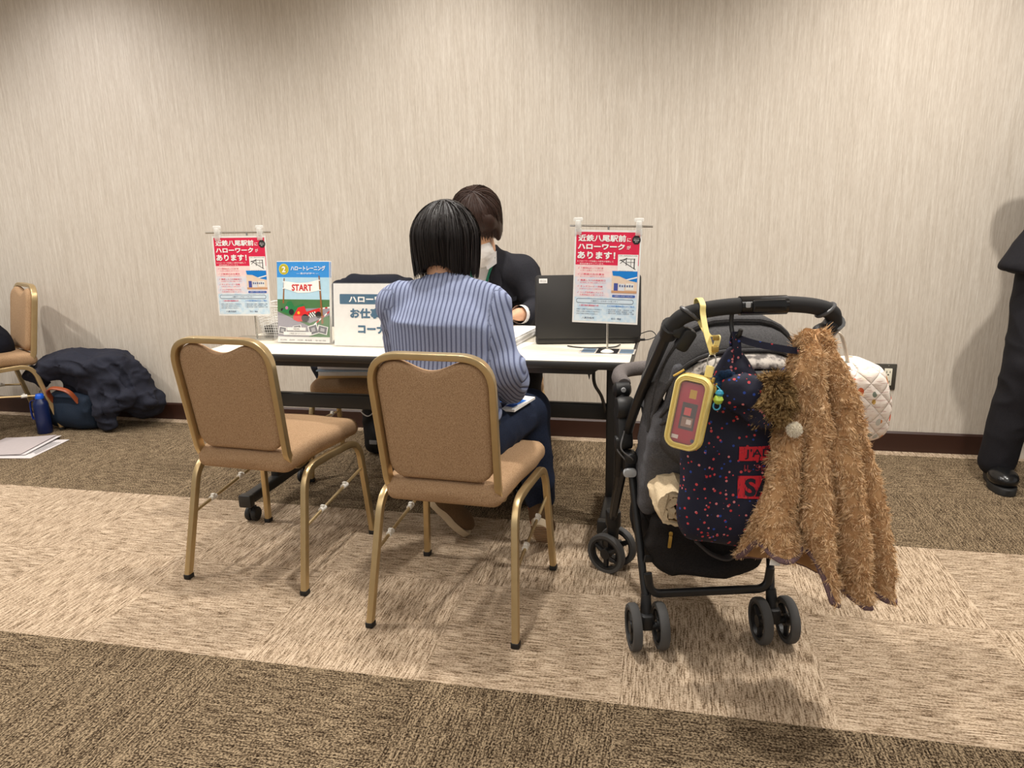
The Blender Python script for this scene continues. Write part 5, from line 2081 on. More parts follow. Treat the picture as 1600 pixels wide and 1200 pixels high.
def seg(P, a, b_):
    ab = b_ - a
    t_ = np.clip(((P - a) @ ab) / (ab @ ab), 0, 1)
    return np.linalg.norm(P - a - t_[:, None] * ab, axis=1), t_


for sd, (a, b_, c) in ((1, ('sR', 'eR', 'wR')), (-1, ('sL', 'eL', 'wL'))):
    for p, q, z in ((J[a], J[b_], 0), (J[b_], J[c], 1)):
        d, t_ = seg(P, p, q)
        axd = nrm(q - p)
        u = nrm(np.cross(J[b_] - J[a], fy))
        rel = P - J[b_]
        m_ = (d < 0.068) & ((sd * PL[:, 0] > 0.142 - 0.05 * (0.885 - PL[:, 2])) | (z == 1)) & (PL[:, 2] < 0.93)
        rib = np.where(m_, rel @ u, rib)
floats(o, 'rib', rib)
nk = [L(-0.010 + 0.062 * math.cos(a), 0.064 + 0.050 * math.sin(a), 0.948 + 0.020 * math.sin(a)) for a in np.linspace(0, 2 * PI, 25)[:-1]]
o2 = obj('neck_band', MB().tube([p - base for p in nk], 0.008, 8, closed=True), flat('blue_knit_band', (122, 134, 174), 0.9), WM)

# dark undershirt band and jeans
F = Field(base + V(-0.30, -0.22, 0.0), base + V(0.32, 0.52, 0.62), 0.006)
F.add(p_ecap(L(0, 0.02, 0.500), L(0, 0.01, 0.560), (0.160, 0.104), (0.150, 0.100), fx), 0.03)
for a, b_, c in (('hR', 'kR', 'aR'), ('hL', 'kL', 'aL')):
    F.chain([J[a], J[b_], J[c] + 0.10 * (J[b_] - J[c])], [0.080, 0.062, 0.052], 0.02)
F.cut(p_box(base + V(0, 0.15, 0.62), (0.4, 0.5, 0.04), None, 0.01), 0.005)
o, P, Q_ = put('jeans', F, base, M_denim, WM, 2, (0.008, 9.0, 17, 2.0))
F = Field(base + V(-0.22, -0.16, 0.50), base + V(0.22, 0.20, 0.62), 0.006)
F.add(p_ecap(L(0, 0.018, 0.530), L(0, 0.012, 0.585), (0.157, 0.106), (0.150, 0.102), fx), 0.01)
F.cut(p_box(base + V(0, 0, 0.50), (0.4, 0.4, 0.03), None, 0.01), 0.01)
put('undershirt', F, base, flat('black_jersey', (24, 24, 27), 0.9), WM)
# socks and sneakers
M_sole = flat('cream_rubber_sole', (196, 178, 150), 0.7)
M_shoe = fabric('brown_canvas', (104, 82, 58), (84, 64, 44), 900, 0.85)


def sneaker(base, heel, toe, up, parent, m_up, m_sole, k=1.0):
    """shoe with its own sole slab; up points out of the shoe's mouth"""
    heel, toe = V(*heel), V(*toe)
    d = nrm(toe - heel)
    u = nrm(up - d * (up @ d))
    s = np.cross(d, u)
    R = np.stack([s, d, u], 1)
    ln = np.linalg.norm(toe - heel)
    W = lambda x, y, z: heel + s * x * k + d * y + u * z * k
    lo = np.minimum(heel, toe) - 0.13
    hi = np.maximum(heel, toe) + 0.13
    F = Field(lo, hi, 0.005)
    F.add(p_ell(W(0, ln * 0.20, 0.045), (0.036 * k, 0.058, 0.048 * k), R), 0.01)
    F.add(p_ell(W(0, ln * 0.68, 0.034), (0.043 * k, ln * 0.34, 0.032 * k), R), 0.03)
    F.add(p_cone(W(0, ln * 0.20, 0.05), W(0, ln * 0.18, 0.085), 0.038 * k, 0.036 * k), 0.02)
    F.cut(p_cone(W(0, ln * 0.20, 0.085), W(0, ln * 0.20, 0.14), 0.029, 0.034), 0.006)
    F.cut(p_box(W(0, ln * 0.5, -0.03), (0.1, 0.3, 0.03), R, 0.002), 0.004)
    o, _, _ = put('shoe', F, base, m_up, parent, 2)
    out = []
    for k_ in range(36):
        a = 2 * PI * k_ / 36
        c, sn = math.cos(a), math.sin(a)
        y = ln * 0.5 + (ln * 0.5 + 0.012) * sn
        wd = 0.040 if sn > 0 else 0.034
        wd *= 1 - 0.16 * math.exp(-((sn + 0.25) / 0.3) ** 2)
        out.append((wd * math.copysign(abs(c) ** 0.75, c), y))
    rings = [[W(x * q, ln * .5 + (y - ln * .5) * q, z) - base for x, y in out] for z, q in ((-0.010, 0.93), (-0.008, 0.99), (0.012, 1.02), (0.016, 0.99))]
    obj('sole', MB().loft(rings), m_sole, o)
    b = MB()
    for j in range(9):
        y = ln * (0.06 + 0.11 * j)
        b.box(W(0, y, -0.0105) - base, (0.050, 0.008, 0.003), R)
    obj('tread', b, flat('brown_tread', (128, 98, 72), 0.8), o)
    b = MB()
    for j in range(4):
        y = ln * (0.40 + 0.09 * j)
        z = 0.072 - 0.008 * j
        b.tube([W(-0.022, y, z - 0.006) - base, W(0, y + 0.006, z + 0.003) - base, W(0.022, y, z - 0.006) - base], 0.0028, 6)
    obj('laces', b, flat('black_lace', (22, 20, 20), 0.8), o)
    return o


F = Field(base + V(-0.28, 0.20, 0.08), base + V(0.30, 0.46, 0.26), 0.005)
for a, c in (('aR', 'kR'), ('aL', 'kL')):
    F.chain([J[a] - V(0, -0.0, 0.045), J[a] + 0.14 * (J[c] - J[a])], [0.040, 0.044], 0.01)
put('socks', F, base, fabric('rust_red_wool', (150, 62, 34), (120, 46, 26), 700), WM)
sneaker(base, L(0.208, 0.252, 0.140), L(0.196, 0.345, 0.018) + fy * 0.04, R0 @ V(-0.05, 0.75, 0.55), WM, M_shoe, M_sole)
sneaker(base, L(-0.205, 0.320, 0.165), L(-0.095, 0.385, 0.014), R0 @ V(0.72, 0.20, 0.55), WM, M_shoe, M_sole)

# black bob: a solid cap of hair and many strands over it
hc = J['head']
F = Field(hc - 0.19, hc + 0.19, 0.006)
up_ = R0 @ V(0, 0.20, 0.98)
cc = L(-0.022, 0.100, 1.062)
F.add(p_ell(cc + V(0, 0, 0.012), (0.088, 0.102, 0.089), R0), 0.02)
F.add(p_ecap(cc - V(0, 0, 0.005), cc + R0 @ V(0.004, -0.005, -0.070), (0.089, 0.094), (0.086, 0.088), fx), 0.03)
F.add(p_ell(W_(0, -0.012, 0.036), (0.078, 0.096, 0.088), HR), 0.02)
F.add(p_ell(W_(0, 0.055, 0.058), (0.066, 0.042, 0.046), HR), 0.02)
F.cut(p_ell(W_(0, 0.118, -0.040), (0.056, 0.066, 0.072), HR), 0.015)
F.cut(p_box(cc + R0 @ V(0, 0.02, -0.135), (0.2, 0.2, 0.058), R0 @ euler(16, 0, 0), 0.01), 0.02)
F.cut(p_ell(cc + R0 @ V(0, -0.09, -0.088), (0.050, 0.06, 0.024), R0), 0.02)
hr, HP, HQ = put('hair', F, base, M_hair_k, WM, 3)
rng = np.random.default_rng(3)
paths = []
for i in range(2600):
    th = math.radians(rng.uniform(-145, 145))                       # 0 = back of the head
    t = np.linspace(0, 1, 13)
    st = rng.uniform(0.0, 0.45)
    end = 0.985 + rng.normal(0, 0.010)
    lift = 0.004 + abs(rng.normal(0, 0.0022))
    wob = rng.normal(0, 0.05) * np.sin(t * 2.2) + rng.normal(0, 0.03)
    ph = (st + (1 - st) * t) * 1.0
    z = []
    pts = []
    zb = end - 0.020 * (1 - math.cos(th)) * 0.5 + 0.030 * math.exp(-(th / 0.55) ** 2)
    for k in range(13):
        q = ph[k]
        # over the crown, then straight down
        if q < 0.5:
            a = q / 0.5 * PI / 2
            rad, zz = math.sin(a), 1.074 + (0.094 + lift) * math.cos(a) ** 1.1
        else:
            f_ = (q - 0.5) / 0.5
            rad, zz = 1.0 - 0.05 * f_ ** 2, 1.074 + (zb - 1.074) * f_
        tt = th + wob[k] * rad
        pts.append(L(-0.020 + math.sin(tt) * (0.090 + lift) * rad, 0.100 - math.cos(tt) * (0.103 + lift - 0.010 * max(0, q - 0.5)) * rad, zz))
    paths.append(pts)
strands(paths, 0.0016, 'hair_strands', M_hair_k, hr, base)

# ---------------------------------------------------------------- person in the dark suit behind the table
base = V(-0.735, 3.085, 0)
L = lambda x, y, z: V(x, y, z)
MN = thing('person', 'person in dark suit with green lanyard and brown hair bending over papers behind the table', 'person', tuple(base))
fw = nrm(V(0.12, -0.99, 0))
rx = nrm(V(0.99, 0.12, 0))
J = dict(hip=L(-0.735, 3.10, 0.50), waist=L(-0.73, 3.09, 0.62), chest=L(-0.722, 3.03, 0.79), sh=L(-0.712, 2.985, 0.905), neck=L(-0.708, 2.960, 0.955), head=L(-0.698, 2.862, 1.088),
         s1=L(-0.548, 2.985, 0.880), e1=L(-0.452, 2.955, 0.715), w1=L(-0.515, 2.765, 0.735), s2=L(-0.872, 2.965, 0.875), e2=L(-0.925, 2.90, 0.720), w2=L(-0.80, 2.765, 0.735),
         h1=L(-0.655, 3.07, 0.492), k1=L(-0.500, 2.745, 0.520), a1=L(-0.520, 2.800, 0.09), h2=L(-0.820, 3.05, 0.492), k2=L(-0.80, 2.70, 0.510), a2=L(-0.82, 2.76, 0.09))
hf, hu = V(0.10, -0.80, -0.60), V(0.05, -0.60, 0.80)
F = Field(V(-1.06, 2.52, 0.0), V(-0.36, 3.26, 1.28), 0.0066)
F.add(p_ecap(J['hip'], J['waist'], (0.155, 0.100), (0.140, 0.095), rx), 0.03)
F.add(p_ecap(J['waist'], J['chest'], (0.140, 0.095), (0.155, 0.100), rx), 0.03)
F.add(p_ecap(J['chest'], J['sh'], (0.155, 0.095), (0.120, 0.060), rx), 0.03)
F.chain([J['sh'], J['neck'], J['head'] + V(0, 0.03, -0.03)], [0.06, 0.055, 0.054], 0.03)
for a, b_, c in (('s1', 'e1', 'w1'), ('s2', 'e2', 'w2')):
    F.chain([J['sh'], J[a], J[b_], J[c]], [0.05, 0.046, 0.038, 0.026], 0.025)
for a, b_, c in (('h1', 'k1', 'a1'), ('h2', 'k2', 'a2')):
    F.chain([J[a], J[b_], J[c]], [0.078, 0.055, 0.04], 0.02)
W_, HR = head(F, J['head'], hf, hu, 0.98)
hand(F, J['w1'], V(-0.95, -0.30, -0.05), V(-0.15, 0.2, -0.95), -1, (38, 46, 52, 56), 0.95)
hand(F, J['w2'], V(0.90, -0.40, -0.10), V(0.1, 0.2, -0.95), 1, (36, 40, 44, 48), 0.95)
put('body', F, base, M_skin, MN)
# eyes, lips
b = MB()
for s_ in (-1, 1):
    b.lathe(W_(s_ * 0.031, 0.0825, 0.002) - base, [(0.0001, 0.0035), (0.004, 0.0025), (0.006, 0.0)], nrm(hf), 12)
obj('eyes', b, flat('dark_brown_eye', (40, 26, 20), 0.2), MN)
b = MB()
q = [W_(x, 0.0955 - 0.012 * (x / 0.022) ** 2, -0.0655 - 0.002 * (x / 0.02) ** 2) - base for x in np.linspace(-0.021, 0.021, 9)]
b.tube(q, [0.001, 0.003, 0.004, 0.0046, 0.0048, 0.0046, 0.004, 0.003, 0.001], 8)
obj('lips', b, skin('lips', (190, 120, 104)), MN)
# lowered face mask under the chin
F = Field(V(-0.80, 2.72, 0.90), V(-0.60, 2.95, 1.04), 0.004)
F.add(p_ecap(J['head'] + V(0.004, 0.002, -0.106), J['neck'] + V(0.006, -0.040, -0.004), (0.052, 0.050), (0.060, 0.052), rx), 0.02)
put('face_mask', F, base, M_mask, MN, 2, (0.004, 18.0, 4, 2.0, (1, 1, 3)))
# shirt
F = Field(V(-0.95, 2.84, 0.55), V(-0.50, 3.24, 1.02), 0.006)
F.add(p_ecap(J['waist'], J['chest'], (0.148, 0.102), (0.162, 0.106), rx), 0.03)
F.add(p_ecap(J['chest'], J['sh'], (0.162, 0.102), (0.126, 0.066), rx), 0.03)
F.add(p_cone(J['sh'], J['neck'] + V(0.0, -0.004, -0.004), 0.066, 0.064), 0.02)
put('shirt', F, base, M_shirt, MN, 2, (0.004, 10.0, 6, 2.0))
for s_ in (-1, 1):                                                    # collar points
    q0 = J['neck'] + fw * 0.050 + rx * s_ * 0.012 + V(0, 0, -0.012)
    b = MB().prism([q0 - base, q0 + rx * s_ * 0.052 + fw * -0.030 + V(0, 0, 0.026) - base, q0 + rx * s_ * 0.056 + fw * 0.012 + V(0, 0, -0.022) - base, q0 + rx * s_ * 0.020 + fw * 0.030 + V(0, 0, -0.046) - base], fw * 0.004)
    obj('collar', b, M_shirt, MN)
# suit jacket, open in front
F = Field(V(-1.06, 2.66, 0.50), V(-0.36, 3.26, 0.99), 0.006)
F.add(p_ecap(V(-0.735, 3.09, 0.52), J['waist'], (0.178, 0.128), (0.162, 0.118), rx), 0.03)
F.add(p_ecap(J['waist'], J['chest'], (0.162, 0.118), (0.176, 0.120), rx), 0.03)
F.add(p_ecap(J['chest'], J['sh'] + V(0, 0.004, 0.0), (0.176, 0.116), (0.140, 0.075), rx), 0.03)
F.add(p_cone(J['sh'] + V(0, 0.012, 0.01), J['neck'] + V(0, 0.022, -0.004), 0.072, 0.068), 0.02)
for a, b_, c in (('s1', 'e1', 'w1'), ('s2', 'e2', 'w2')):
    F.chain([J['sh'] + V(0, 0, -0.02), J[a], J[b_], J[c] + 0.16 * (J[b_] - J[c])], [0.064, 0.064, 0.055, 0.043], 0.03)
    dd = nrm(J[c] - J[b_])
    F.cut(p_cone(J[c] - dd * 0.02, J[c] + dd * 0.06, 0.036, 0.04), 0.008)
op = nrm(rx)                                                           # the open wedge from neck to waist
for t_ in np.linspace(0, 1, 9):
    q = J['neck'] + (J['waist'] - J['neck']) * t_ * 0.8 + fw * (0.085 + 0.05 * min(1, t_ * 1.6))
    F.cut(p_ell(q, (0.060 - 0.030 * t_, 0.078, 0.040), np.stack([rx, fw, V(0, 0, 1)], 1)), 0.012)
put('jacket', F, base, M_suit, MN, 2, (0.012, 7.0, 51, 2.2))
for s_ in (-1, 1):                                                    # lapels
    top_ = J['neck'] + rx * s_ * 0.074 + fw * 0.030 + V(0, 0, -0.022)
    mid = J['chest'] + rx * s_ * 0.094 + fw * 0.136 + V(0, 0, 0.045)
    inn = J['chest'] + rx * s_ * 0.040 + fw * 0.148 + V(0, 0, 0.010)
    low = J['waist'] + rx * s_ * 0.020 + fw * 0.152 + V(0, 0, 0.06)
    b = MB().prism([top_ - base, mid - base, mid + V(0, 0, -0.02) - base - rx * s_ * 0.010, low - base, inn - base, top_ - rx * s_ * 0.012 + fw * 0.020 - V(0, 0, 0.020) - base], fw * 0.005)
    obj('lapel', b, M_suit, MN)
    b = MB().prism([J['chest'] + rx * s_ * 0.085 + fw * 0.124 + V(0, 0, -0.02) - base, J['chest'] + rx * s_ * 0.150 + fw * 0.100 + V(0, 0, -0.005) - base, J['chest'] + rx * s_ * 0.150 + fw * 0.102 + V(0, 0, -0.022) - base, J['chest'] + rx * s_ * 0.085 + fw * 0.126 + V(0, 0, -0.038) - base], fw * 0.003)
    if s_ > 0:
        obj('breast_pocket', b, M_suit, MN)
for c, b_ in (('w1', 'e1'), ('w2', 'e2')):                             # shirt cuffs
    dd = nrm(J[c] - J[b_])
    q = J[c] - dd * 0.012 - base
    obj('shirt_cuff', MB().tube([q - dd * 0.022, q + dd * 0.016], [0.0375, 0.036], 20, caps=False), M_mask, MN)
for s_ in (-1, 1):                                                    # lanyard
    q = [J['neck'] + rx * s_ * 0.058 + fw * 0.0 + V(0, 0, 0.012), J['neck'] + rx * s_ * 0.054 + fw * 0.052 + V(0, 0, -0.02), J['chest'] + rx * s_ * 0.034 + fw * 0.112 + V(0, 0, 0.075), J['chest'] + rx * s_ * 0.014 + fw * 0.124 + V(0, 0, 0.0), J['waist'] + rx * s_ * 0.004 + fw * 0.126 + V(0, 0, 0.06)]
    obj('lanyard', MB().tube([p - base for p in spline(q, 6)], 1.0, prof=rrect(0.011, 0.002, 0.0009, 2), up=tuple(rx)), flat('green_ribbon', (16, 110, 84), 0.7), MN)
# trousers and shoes
F = Field(V(-1.0, 2.58, 0.02), V(-0.38, 3.26, 0.64), 0.0066)
F.add(p_ecap(J['hip'], V(-0.735, 3.09, 0.58), (0.165, 0.112), (0.155, 0.108), rx), 0.03)
for a, b_, c in (('h1', 'k1', 'a1'), ('h2', 'k2', 'a2')):
    F.chain([J[a], J[b_], J[c]], [0.088, 0.072, 0.060], 0.02)
put('trousers', F, base, M_suit2, MN, 2, (0.010, 7.0, 19, 2.0))
M_leather = flat('black_shoe_leather', (20, 20, 21), 0.25)
for a in ('a1', 'a2'):
    sneaker(base, J[a] + V(0.0, 0.06, -0.075), J[a] + V(0.03, -0.17, -0.078), V(0, 0, 1), MN, M_leather, flat('black_sole', (30, 30, 30), 0.6))
# hair: cap with a long fringe falling over the eyes
hc = J['head']
hr_, hf_, hu_ = HR[:, 0], HR[:, 1], HR[:, 2]
H = lambda x, y, z: hc + hr_ * x + hf_ * y + hu_ * z
F = Field(hc - 0.20, hc + 0.20, 0.006)
F.add(p_ell(H(0, -0.010, 0.045), (0.091, 0.108, 0.086), HR), 0.02)
F.add(p_ecap(H(0, -0.03, 0.02), H(0, -0.035, -0.055), (0.088, 0.080), (0.072, 0.062), hr_), 0.03)
F.add(p_ell(H(0, 0.070, 0.044), (0.078, 0.034, 0.050), HR), 0.03)
for s_ in (-1, 1):
    F.add(p_ell(H(s_ * 0.080, 0.02, -0.015), (0.018, 0.040, 0.062), HR), 0.02)
F.cut(p_ell(H(0, 0.110, -0.068), (0.062, 0.078, 0.070), HR), 0.012)
hr, HP, HQ = put('hair', F, base, M_hair_b, MN, 3)
rng = np.random.default_rng(5)
paths = []
for i in range(2400):
    th = rng.uniform(-PI, PI)                                          # 0 = forehead
    n_ = 12
    lift = 0.003 + abs(rng.normal(0, 0.002))
    front = max(0.0, math.cos(th))
    zend = 0.004 * front - 0.048 * (1 - front) + rng.normal(0, 0.010)
    st = rng.uniform(0.0, 0.4)
    wob = rng.normal(0, 0.05) * np.sin(np.linspace(0, 2.2, n_)) + rng.normal(0, 0.03)
    pts = []
    for k in range(n_):
        q = st + (1 - st) * k / (n_ - 1)
        if q < 0.55:
            a = q / 0.55 * PI / 2
            rad, zz = math.sin(a), 0.045 + (0.087 + lift) * math.cos(a)
        else:
            f_ = (q - 0.55) / 0.45
            rad, zz = 1 - 0.06 * f_ * f_, 0.045 + (zend - 0.045) * f_
        tt = th + wob[k] * rad
        pts.append(H(math.sin(tt) * (0.094 + lift) * rad, -0.005 + math.cos(tt) * (0.109 + lift) * rad, zz))
    paths.append(pts)
strands(paths, 0.0016, 'hair_strands', M_hair_b, hr, base)
MN.location = tuple(base + V(-0.045, 0, 0.012))

# magazine on the lap
b = MB()
mp = [V(-0.398, 2.195, 0.562), V(-0.545, 2.240, 0.562), V(-0.585, 2.075, 0.560), V(-0.434, 2.045, 0.560)]
b.prism(mp, (0, 0, 0.004), 0)
b.prism([p + V(0, 0, 0.0042) for p in mp], (0, 0, 0.003), 0)
mm = lambda u, v: mp[3] + (mp[0] - mp[3]) * v + (mp[2] - mp[3]) * u + V(0, 0, 0.0076)
b.poly([mm(0.10, 0.15), mm(0.05, 0.70), mm(0.55, 0.85), mm(0.55, 0.2)], 1)
b.poly([mm(0.30, 0.10) + V(0, 0, .0002), mm(0.25, 0.35) + V(0, 0, .0002), mm(0.6, 0.4) + V(0, 0, .0002), mm(0.6, 0.1) + V(0, 0, .0002)], 2)
tag(obj('magazine', b, [W_PAPER, ink((40, 110, 200)), ink((168, 196, 226))], smooth=False), 'blue and white magazine lying on the lap of the person in blue sweater', 'magazine')
# ================================================================ booklets, jacket and bag about the far chair
cols = [('orange_yellow_cover', (236, 196, 130), 0.015), ('white_booklet', (232, 230, 228), 0.018), ('pale_blue_cover', (170, 196, 220), 0.006), ('white_booklet', (228, 228, 230), 0.018), ('pink_cover', (222, 160, 176), 0.006), ('white_booklet', (234, 232, 230), 0.015), ('aqua_cover', (160, 206, 214), 0.006), ('blue_file', (124, 166, 206), 0.008)]
lab = ['buff envelope at the bottom of the booklet stack on the far chair', 'white booklet just above the buff envelope on the far chair', 'pale blue booklet low in the stack on the far chair', 'white booklet under the pink one on the far chair', 'pink-edged booklet in the middle of the stack on the far chair', 'white booklet just above the pink one on the far chair', 'aqua booklet second from top on the far chair', 'blue clear file topping the stack on the far chair']
z = 0.449
for k, (nm, c, th) in enumerate(cols):
    b = MB().rbox((0, 0, th / 2), (0.300, 0.212, th - 0.0008), 0.002)
    o = obj('booklet', b, flat(nm + '_%d' % k, c, 0.5))
    o.location = (-1.325 + 0.004 * math.sin(k * 2.3), 2.945 + 0.004 * math.cos(k * 1.9), z)
    o.rotation_euler = (0, 0, math.radians(6 + 2.0 * math.sin(k * 1.7)))
    tag(o, lab[k], 'booklet', 'booklets on the far chair')
    z += th

M_navy = fabric('dark_navy_cloth', (34, 36, 46), (24, 26, 34), 900, 0.85, 0.2)
F = Field((-1.72, 2.86, 0.34), (-1.06, 3.46, 0.92), 0.007)
c3 = V(-1.362, 3.268, 0)
r3 = rot2(188)
W3 = lambda x, y, z_: c3 + r3 @ V(x, y, z_)
F.add(p_box(W3(0, -0.040, 0.66), (0.180, 0.016, 0.175), r3, 0.020), 0.02)
F.add(p_box(W3(0, 0.050, 0.66), (0.180, 0.014, 0.170), r3 @ euler(6, 0, 0), 0.018), 0.02)
F.add(p_ecap(W3(-0.10, 0.0, 0.825), W3(0.10, 0.0, 0.825), (0.055, 0.034), (0.055, 0.034), (0, 1, 0)), 0.03)
F.chain([W3(0.165, 0.02, 0.80), W3(0.190, 0.06, 0.62), W3(0.185, 0.12, 0.46)], [0.030, 0.034, 0.036], 0.03)
F.chain([W3(-0.165, 0.02, 0.80), W3(-0.190, 0.06, 0.62), W3(-0.185, 0.12, 0.46)], [0.030, 0.034, 0.036], 0.03)
F.chain([V(-1.545, 3.20, 0.74), V(-1.548, 3.08, 0.58), V(-1.530, 2.985, 0.47), V(-1.515, 2.975, 0.40)], [0.034, 0.036, 0.034, 0.026], 0.03)
F.cut(p_box(W3(0, 0.006, 0.60), (0.172, 0.024, 0.215), r3, 0.018), 0.008)
P, Q_ = F.mesh(2)
P = creases(P, Q_, 0.014, 7.0, 14, 2.0)
JK = thing('draped_jacket', 'dark navy jacket draped over the far chair behind the white counter sign', 'jacket', (-1.362, 3.268, 0.3))
quick('body', P - V(-1.362, 3.268, 0.3), Q_, M_navy, JK)

bag = thing('backpack', 'black backpack with white cord on the floor beneath the far chair', 'bag', (-1.270, 3.20, 0))
F = Field((-0.22, -0.14, 0.0), (0.22, 0.14, 0.36), 0.007)
F.add(p_box((0, 0, 0.150), (0.150, 0.075, 0.140), None, 0.05), 0.02)
F.add(p_ell((0, -0.06, 0.115), (0.115, 0.055, 0.085)), 0.02)
P, Q_ = F.mesh(2)
P = creases(P, Q_, 0.010, 9.0, 8, 2.0)
P[:, 2] -= P[:, 2].min()
quick('body', P, Q_, fabric('black_nylon', (30, 30, 33), (20, 20, 22), 700, 0.6, 0.2), bag)
b = MB().tube(spline([(-0.13, -0.080, 0.245), (-0.07, -0.105, 0.262), (0.0, -0.112, 0.258), (0.07, -0.105, 0.262), (0.13, -0.082, 0.245)], 6), 0.004, 6)
b.tube(spline([(-0.10, -0.095, 0.255), (-0.12, -0.115, 0.235), (-0.085, -0.125, 0.215), (-0.055, -0.118, 0.24), (-0.075, -0.11, 0.275), (-0.11, -0.10, 0.292)], 6), 0.0028, 6)
obj('cord', b, flat('white_cord', (214, 212, 208), 0.7), bag)
b = MB().tube(spline([(-0.06, 0.02, 0.285), (-0.04, 0.0, 0.32), (0.04, 0.0, 0.32), (0.06, 0.02, 0.285)], 6), 0.008, 8)
obj('handle', b, flat('black_webbing', (24, 24, 26), 0.8), bag)
obj('patch', MB().rbox((-0.070, -0.118, 0.085), (0.038, 0.004, 0.020), 0.003, axis=1), flat('grey_patch', (150, 150, 152), 0.6), bag)

# ================================================================ heap by the wall: bag, coat, bottle, papers
M_coat = fabric('navy_padded_cloth', (42, 44, 56), (30, 32, 42), 800, 0.8, 0.15)
base = V(-3.10, 3.38, 0)
F = Field((-3.56, 3.06, -0.02), (-2.62, 3.575, 0.50), 0.008)
F.add(p_ell((-3.06, 3.400, 0.270), (0.250, 0.105, 0.150), euler(0, 4, 0)), 0.03)
F.add(p_ell((-3.30, 3.330, 0.340), (0.165, 0.085, 0.052), euler(0, -16, 8)), 0.04)
F.add(p_ell((-3.12, 3.340, 0.372), (0.22, 0.110, 0.055), euler(0, 6, 0)), 0.05)
F.add(p_ecap((-3.00, 3.34, 0.36), (-2.90, 3.32, 0.18), (0.100, 0.050), (0.110, 0.055), (0.7, 0.0, 0.7)), 0.04)
F.add(p_ecap((-2.98, 3.42, 0.33), (-2.845, 3.44, 0.13), (0.10, 0.09), (0.09, 0.09), (0, 1, 0)), 0.05)
F.add(p_ecap((-2.98, 3.290, 0.22), (-2.970, 3.285, 0.045), (0.060, 0.040), (0.070, 0.040), (1, 0, 0)), 0.03)
F.add(p_ecap((-2.86, 3.36, 0.22), (-2.80, 3.37, 0.12), (0.05, 0.030), (0.085, 0.024), (1, 0, 0.4)), 0.02)
F.add(p_cone((-3.44, 3.30, 0.30), (-3.36, 3.29, 0.26), 0.022, 0.03), 0.03)
F.cut(p_ell((-3.22, 3.245, 0.13), (0.155, 0.135, 0.155), euler(0, -8, 0)), 0.03)
# folds of the heaped cloth
for pts, r in ((((-3.36, 3.25, 0.385), (-3.20, 3.225, 0.400), (-3.06, 3.235, 0.360), (-2.97, 3.255, 0.240), (-2.95, 3.25, 0.08)), 0.019),
               (((-3.30, 3.24, 0.330), (-3.16, 3.225, 0.345), (-3.06, 3.245, 0.290), (-3.03, 3.25, 0.160)), 0.018),
               (((-3.14, 3.24, 0.430), (-3.00, 3.235, 0.405), (-2.90, 3.26, 0.300), (-2.87, 3.275, 0.160)), 0.020),
               (((-3.02, 3.28, 0.440), (-2.90, 3.30, 0.370), (-2.83, 3.325, 0.250)), 0.018),
               (((-3.42, 3.27, 0.345), (-3.32, 3.245, 0.360)), 0.015), (((-3.26, 3.255, 0.425), (-3.17, 3.26, 0.438)), 0.015)):
    q = spline(pts, 5)
    F_n = len(q)
    for i in range(F_n - 1):
        F.cut(p_cone(q[i], q[i + 1], r * (0.5 + math.sin(PI * (i + 0.5) / F_n) * 0.6), r * (0.5 + math.sin(PI * (i + 1.5) / F_n) * 0.6)), 0.014)
F.cut(p_box((-3.0, 3.3, -0.05), (0.6, 0.4, 0.055), None, 0.002), 0.004)
F.cut(p_box((-3.0, 3.66, 0.2), (0.6, 0.10, 0.5), None, 0.002), 0.004)
P, Q_ = F.mesh(2)
P = creases(P, Q_, 0.034, 5.5, 93, 3.0, (0.8, 1.0, 1.5))
P = creases(P, Q_, 0.016, 12.0, 23, 2.6, (0.6, 1.0, 1.5))
P[:, 1] = np.minimum(P[:, 1], 3.556)
P[:, 2] = np.maximum(P[:, 2], 0.002)
CO = thing('winter_coat', 'dark navy padded coat heaped over a bag against the wall', 'coat', tuple(base))
quick('body', P - base, Q_, M_coat, CO)
HB = thing('handbag', 'navy handbag with brown leather handle half covered by the padded coat', 'bag', (-3.20, 3.33, 0))
F = Field((-0.18, -0.12, 0.0), (0.18, 0.12, 0.28), 0.007)
F.add(p_box((0, 0, 0.10), (0.145, 0.055, 0.095), euler(6, 0, 0), 0.035), 0.02)
F.add(p_ell((0.0, -0.03, 0.085), (0.125, 0.050, 0.080)), 0.03)
P, Q_ = F.mesh(2)
P = creases(P, Q_, 0.016, 8.0, 12, 2.0)
P[:, 2] -= P[:, 2].min()
quick('body', P, Q_, fabric('navy_bag_cloth', (36, 48, 64), (26, 36, 50), 700, 0.7, 0.2), HB)
b = MB().tube(spline([(-0.085, -0.055, 0.165), (-0.080, -0.085, 0.225), (-0.045, -0.095, 0.250), (0.02, -0.095, 0.247), (0.06, -0.085, 0.225), (0.075, -0.055, 0.165)], 7), 1.0, prof=rrect(0.026, 0.008, 0.003, 2), up=(0, 1, 0))
obj('handle', b, flat('brown_leather', (150, 74, 40), 0.4), HB)
b = MB().tube(spline([(-0.125 + 0.016 * math.cos(a), -0.08, 0.215 + 0.020 * math.sin(a)) for a in np.linspace(0, 2 * PI, 9)[:-1]], 3, True), 0.0028, 6, closed=True)
obj('ring', b, M_steel, HB)
BT = thing('water_bottle', 'dark blue water bottle with bright blue cap standing before the handbag', 'bottle', (-3.318, 3.222, 0))
obj('body', MB().lathe((0, 0, 0), [(0.001, 0.0), (0.034, 0.0), (0.038, 0.006), (0.038, 0.160), (0.034, 0.176), (0.022, 0.190), (0.020, 0.196), (0.001, 0.196)], n=28), flat('dark_blue_plastic', (14, 30, 74), 0.35), BT)
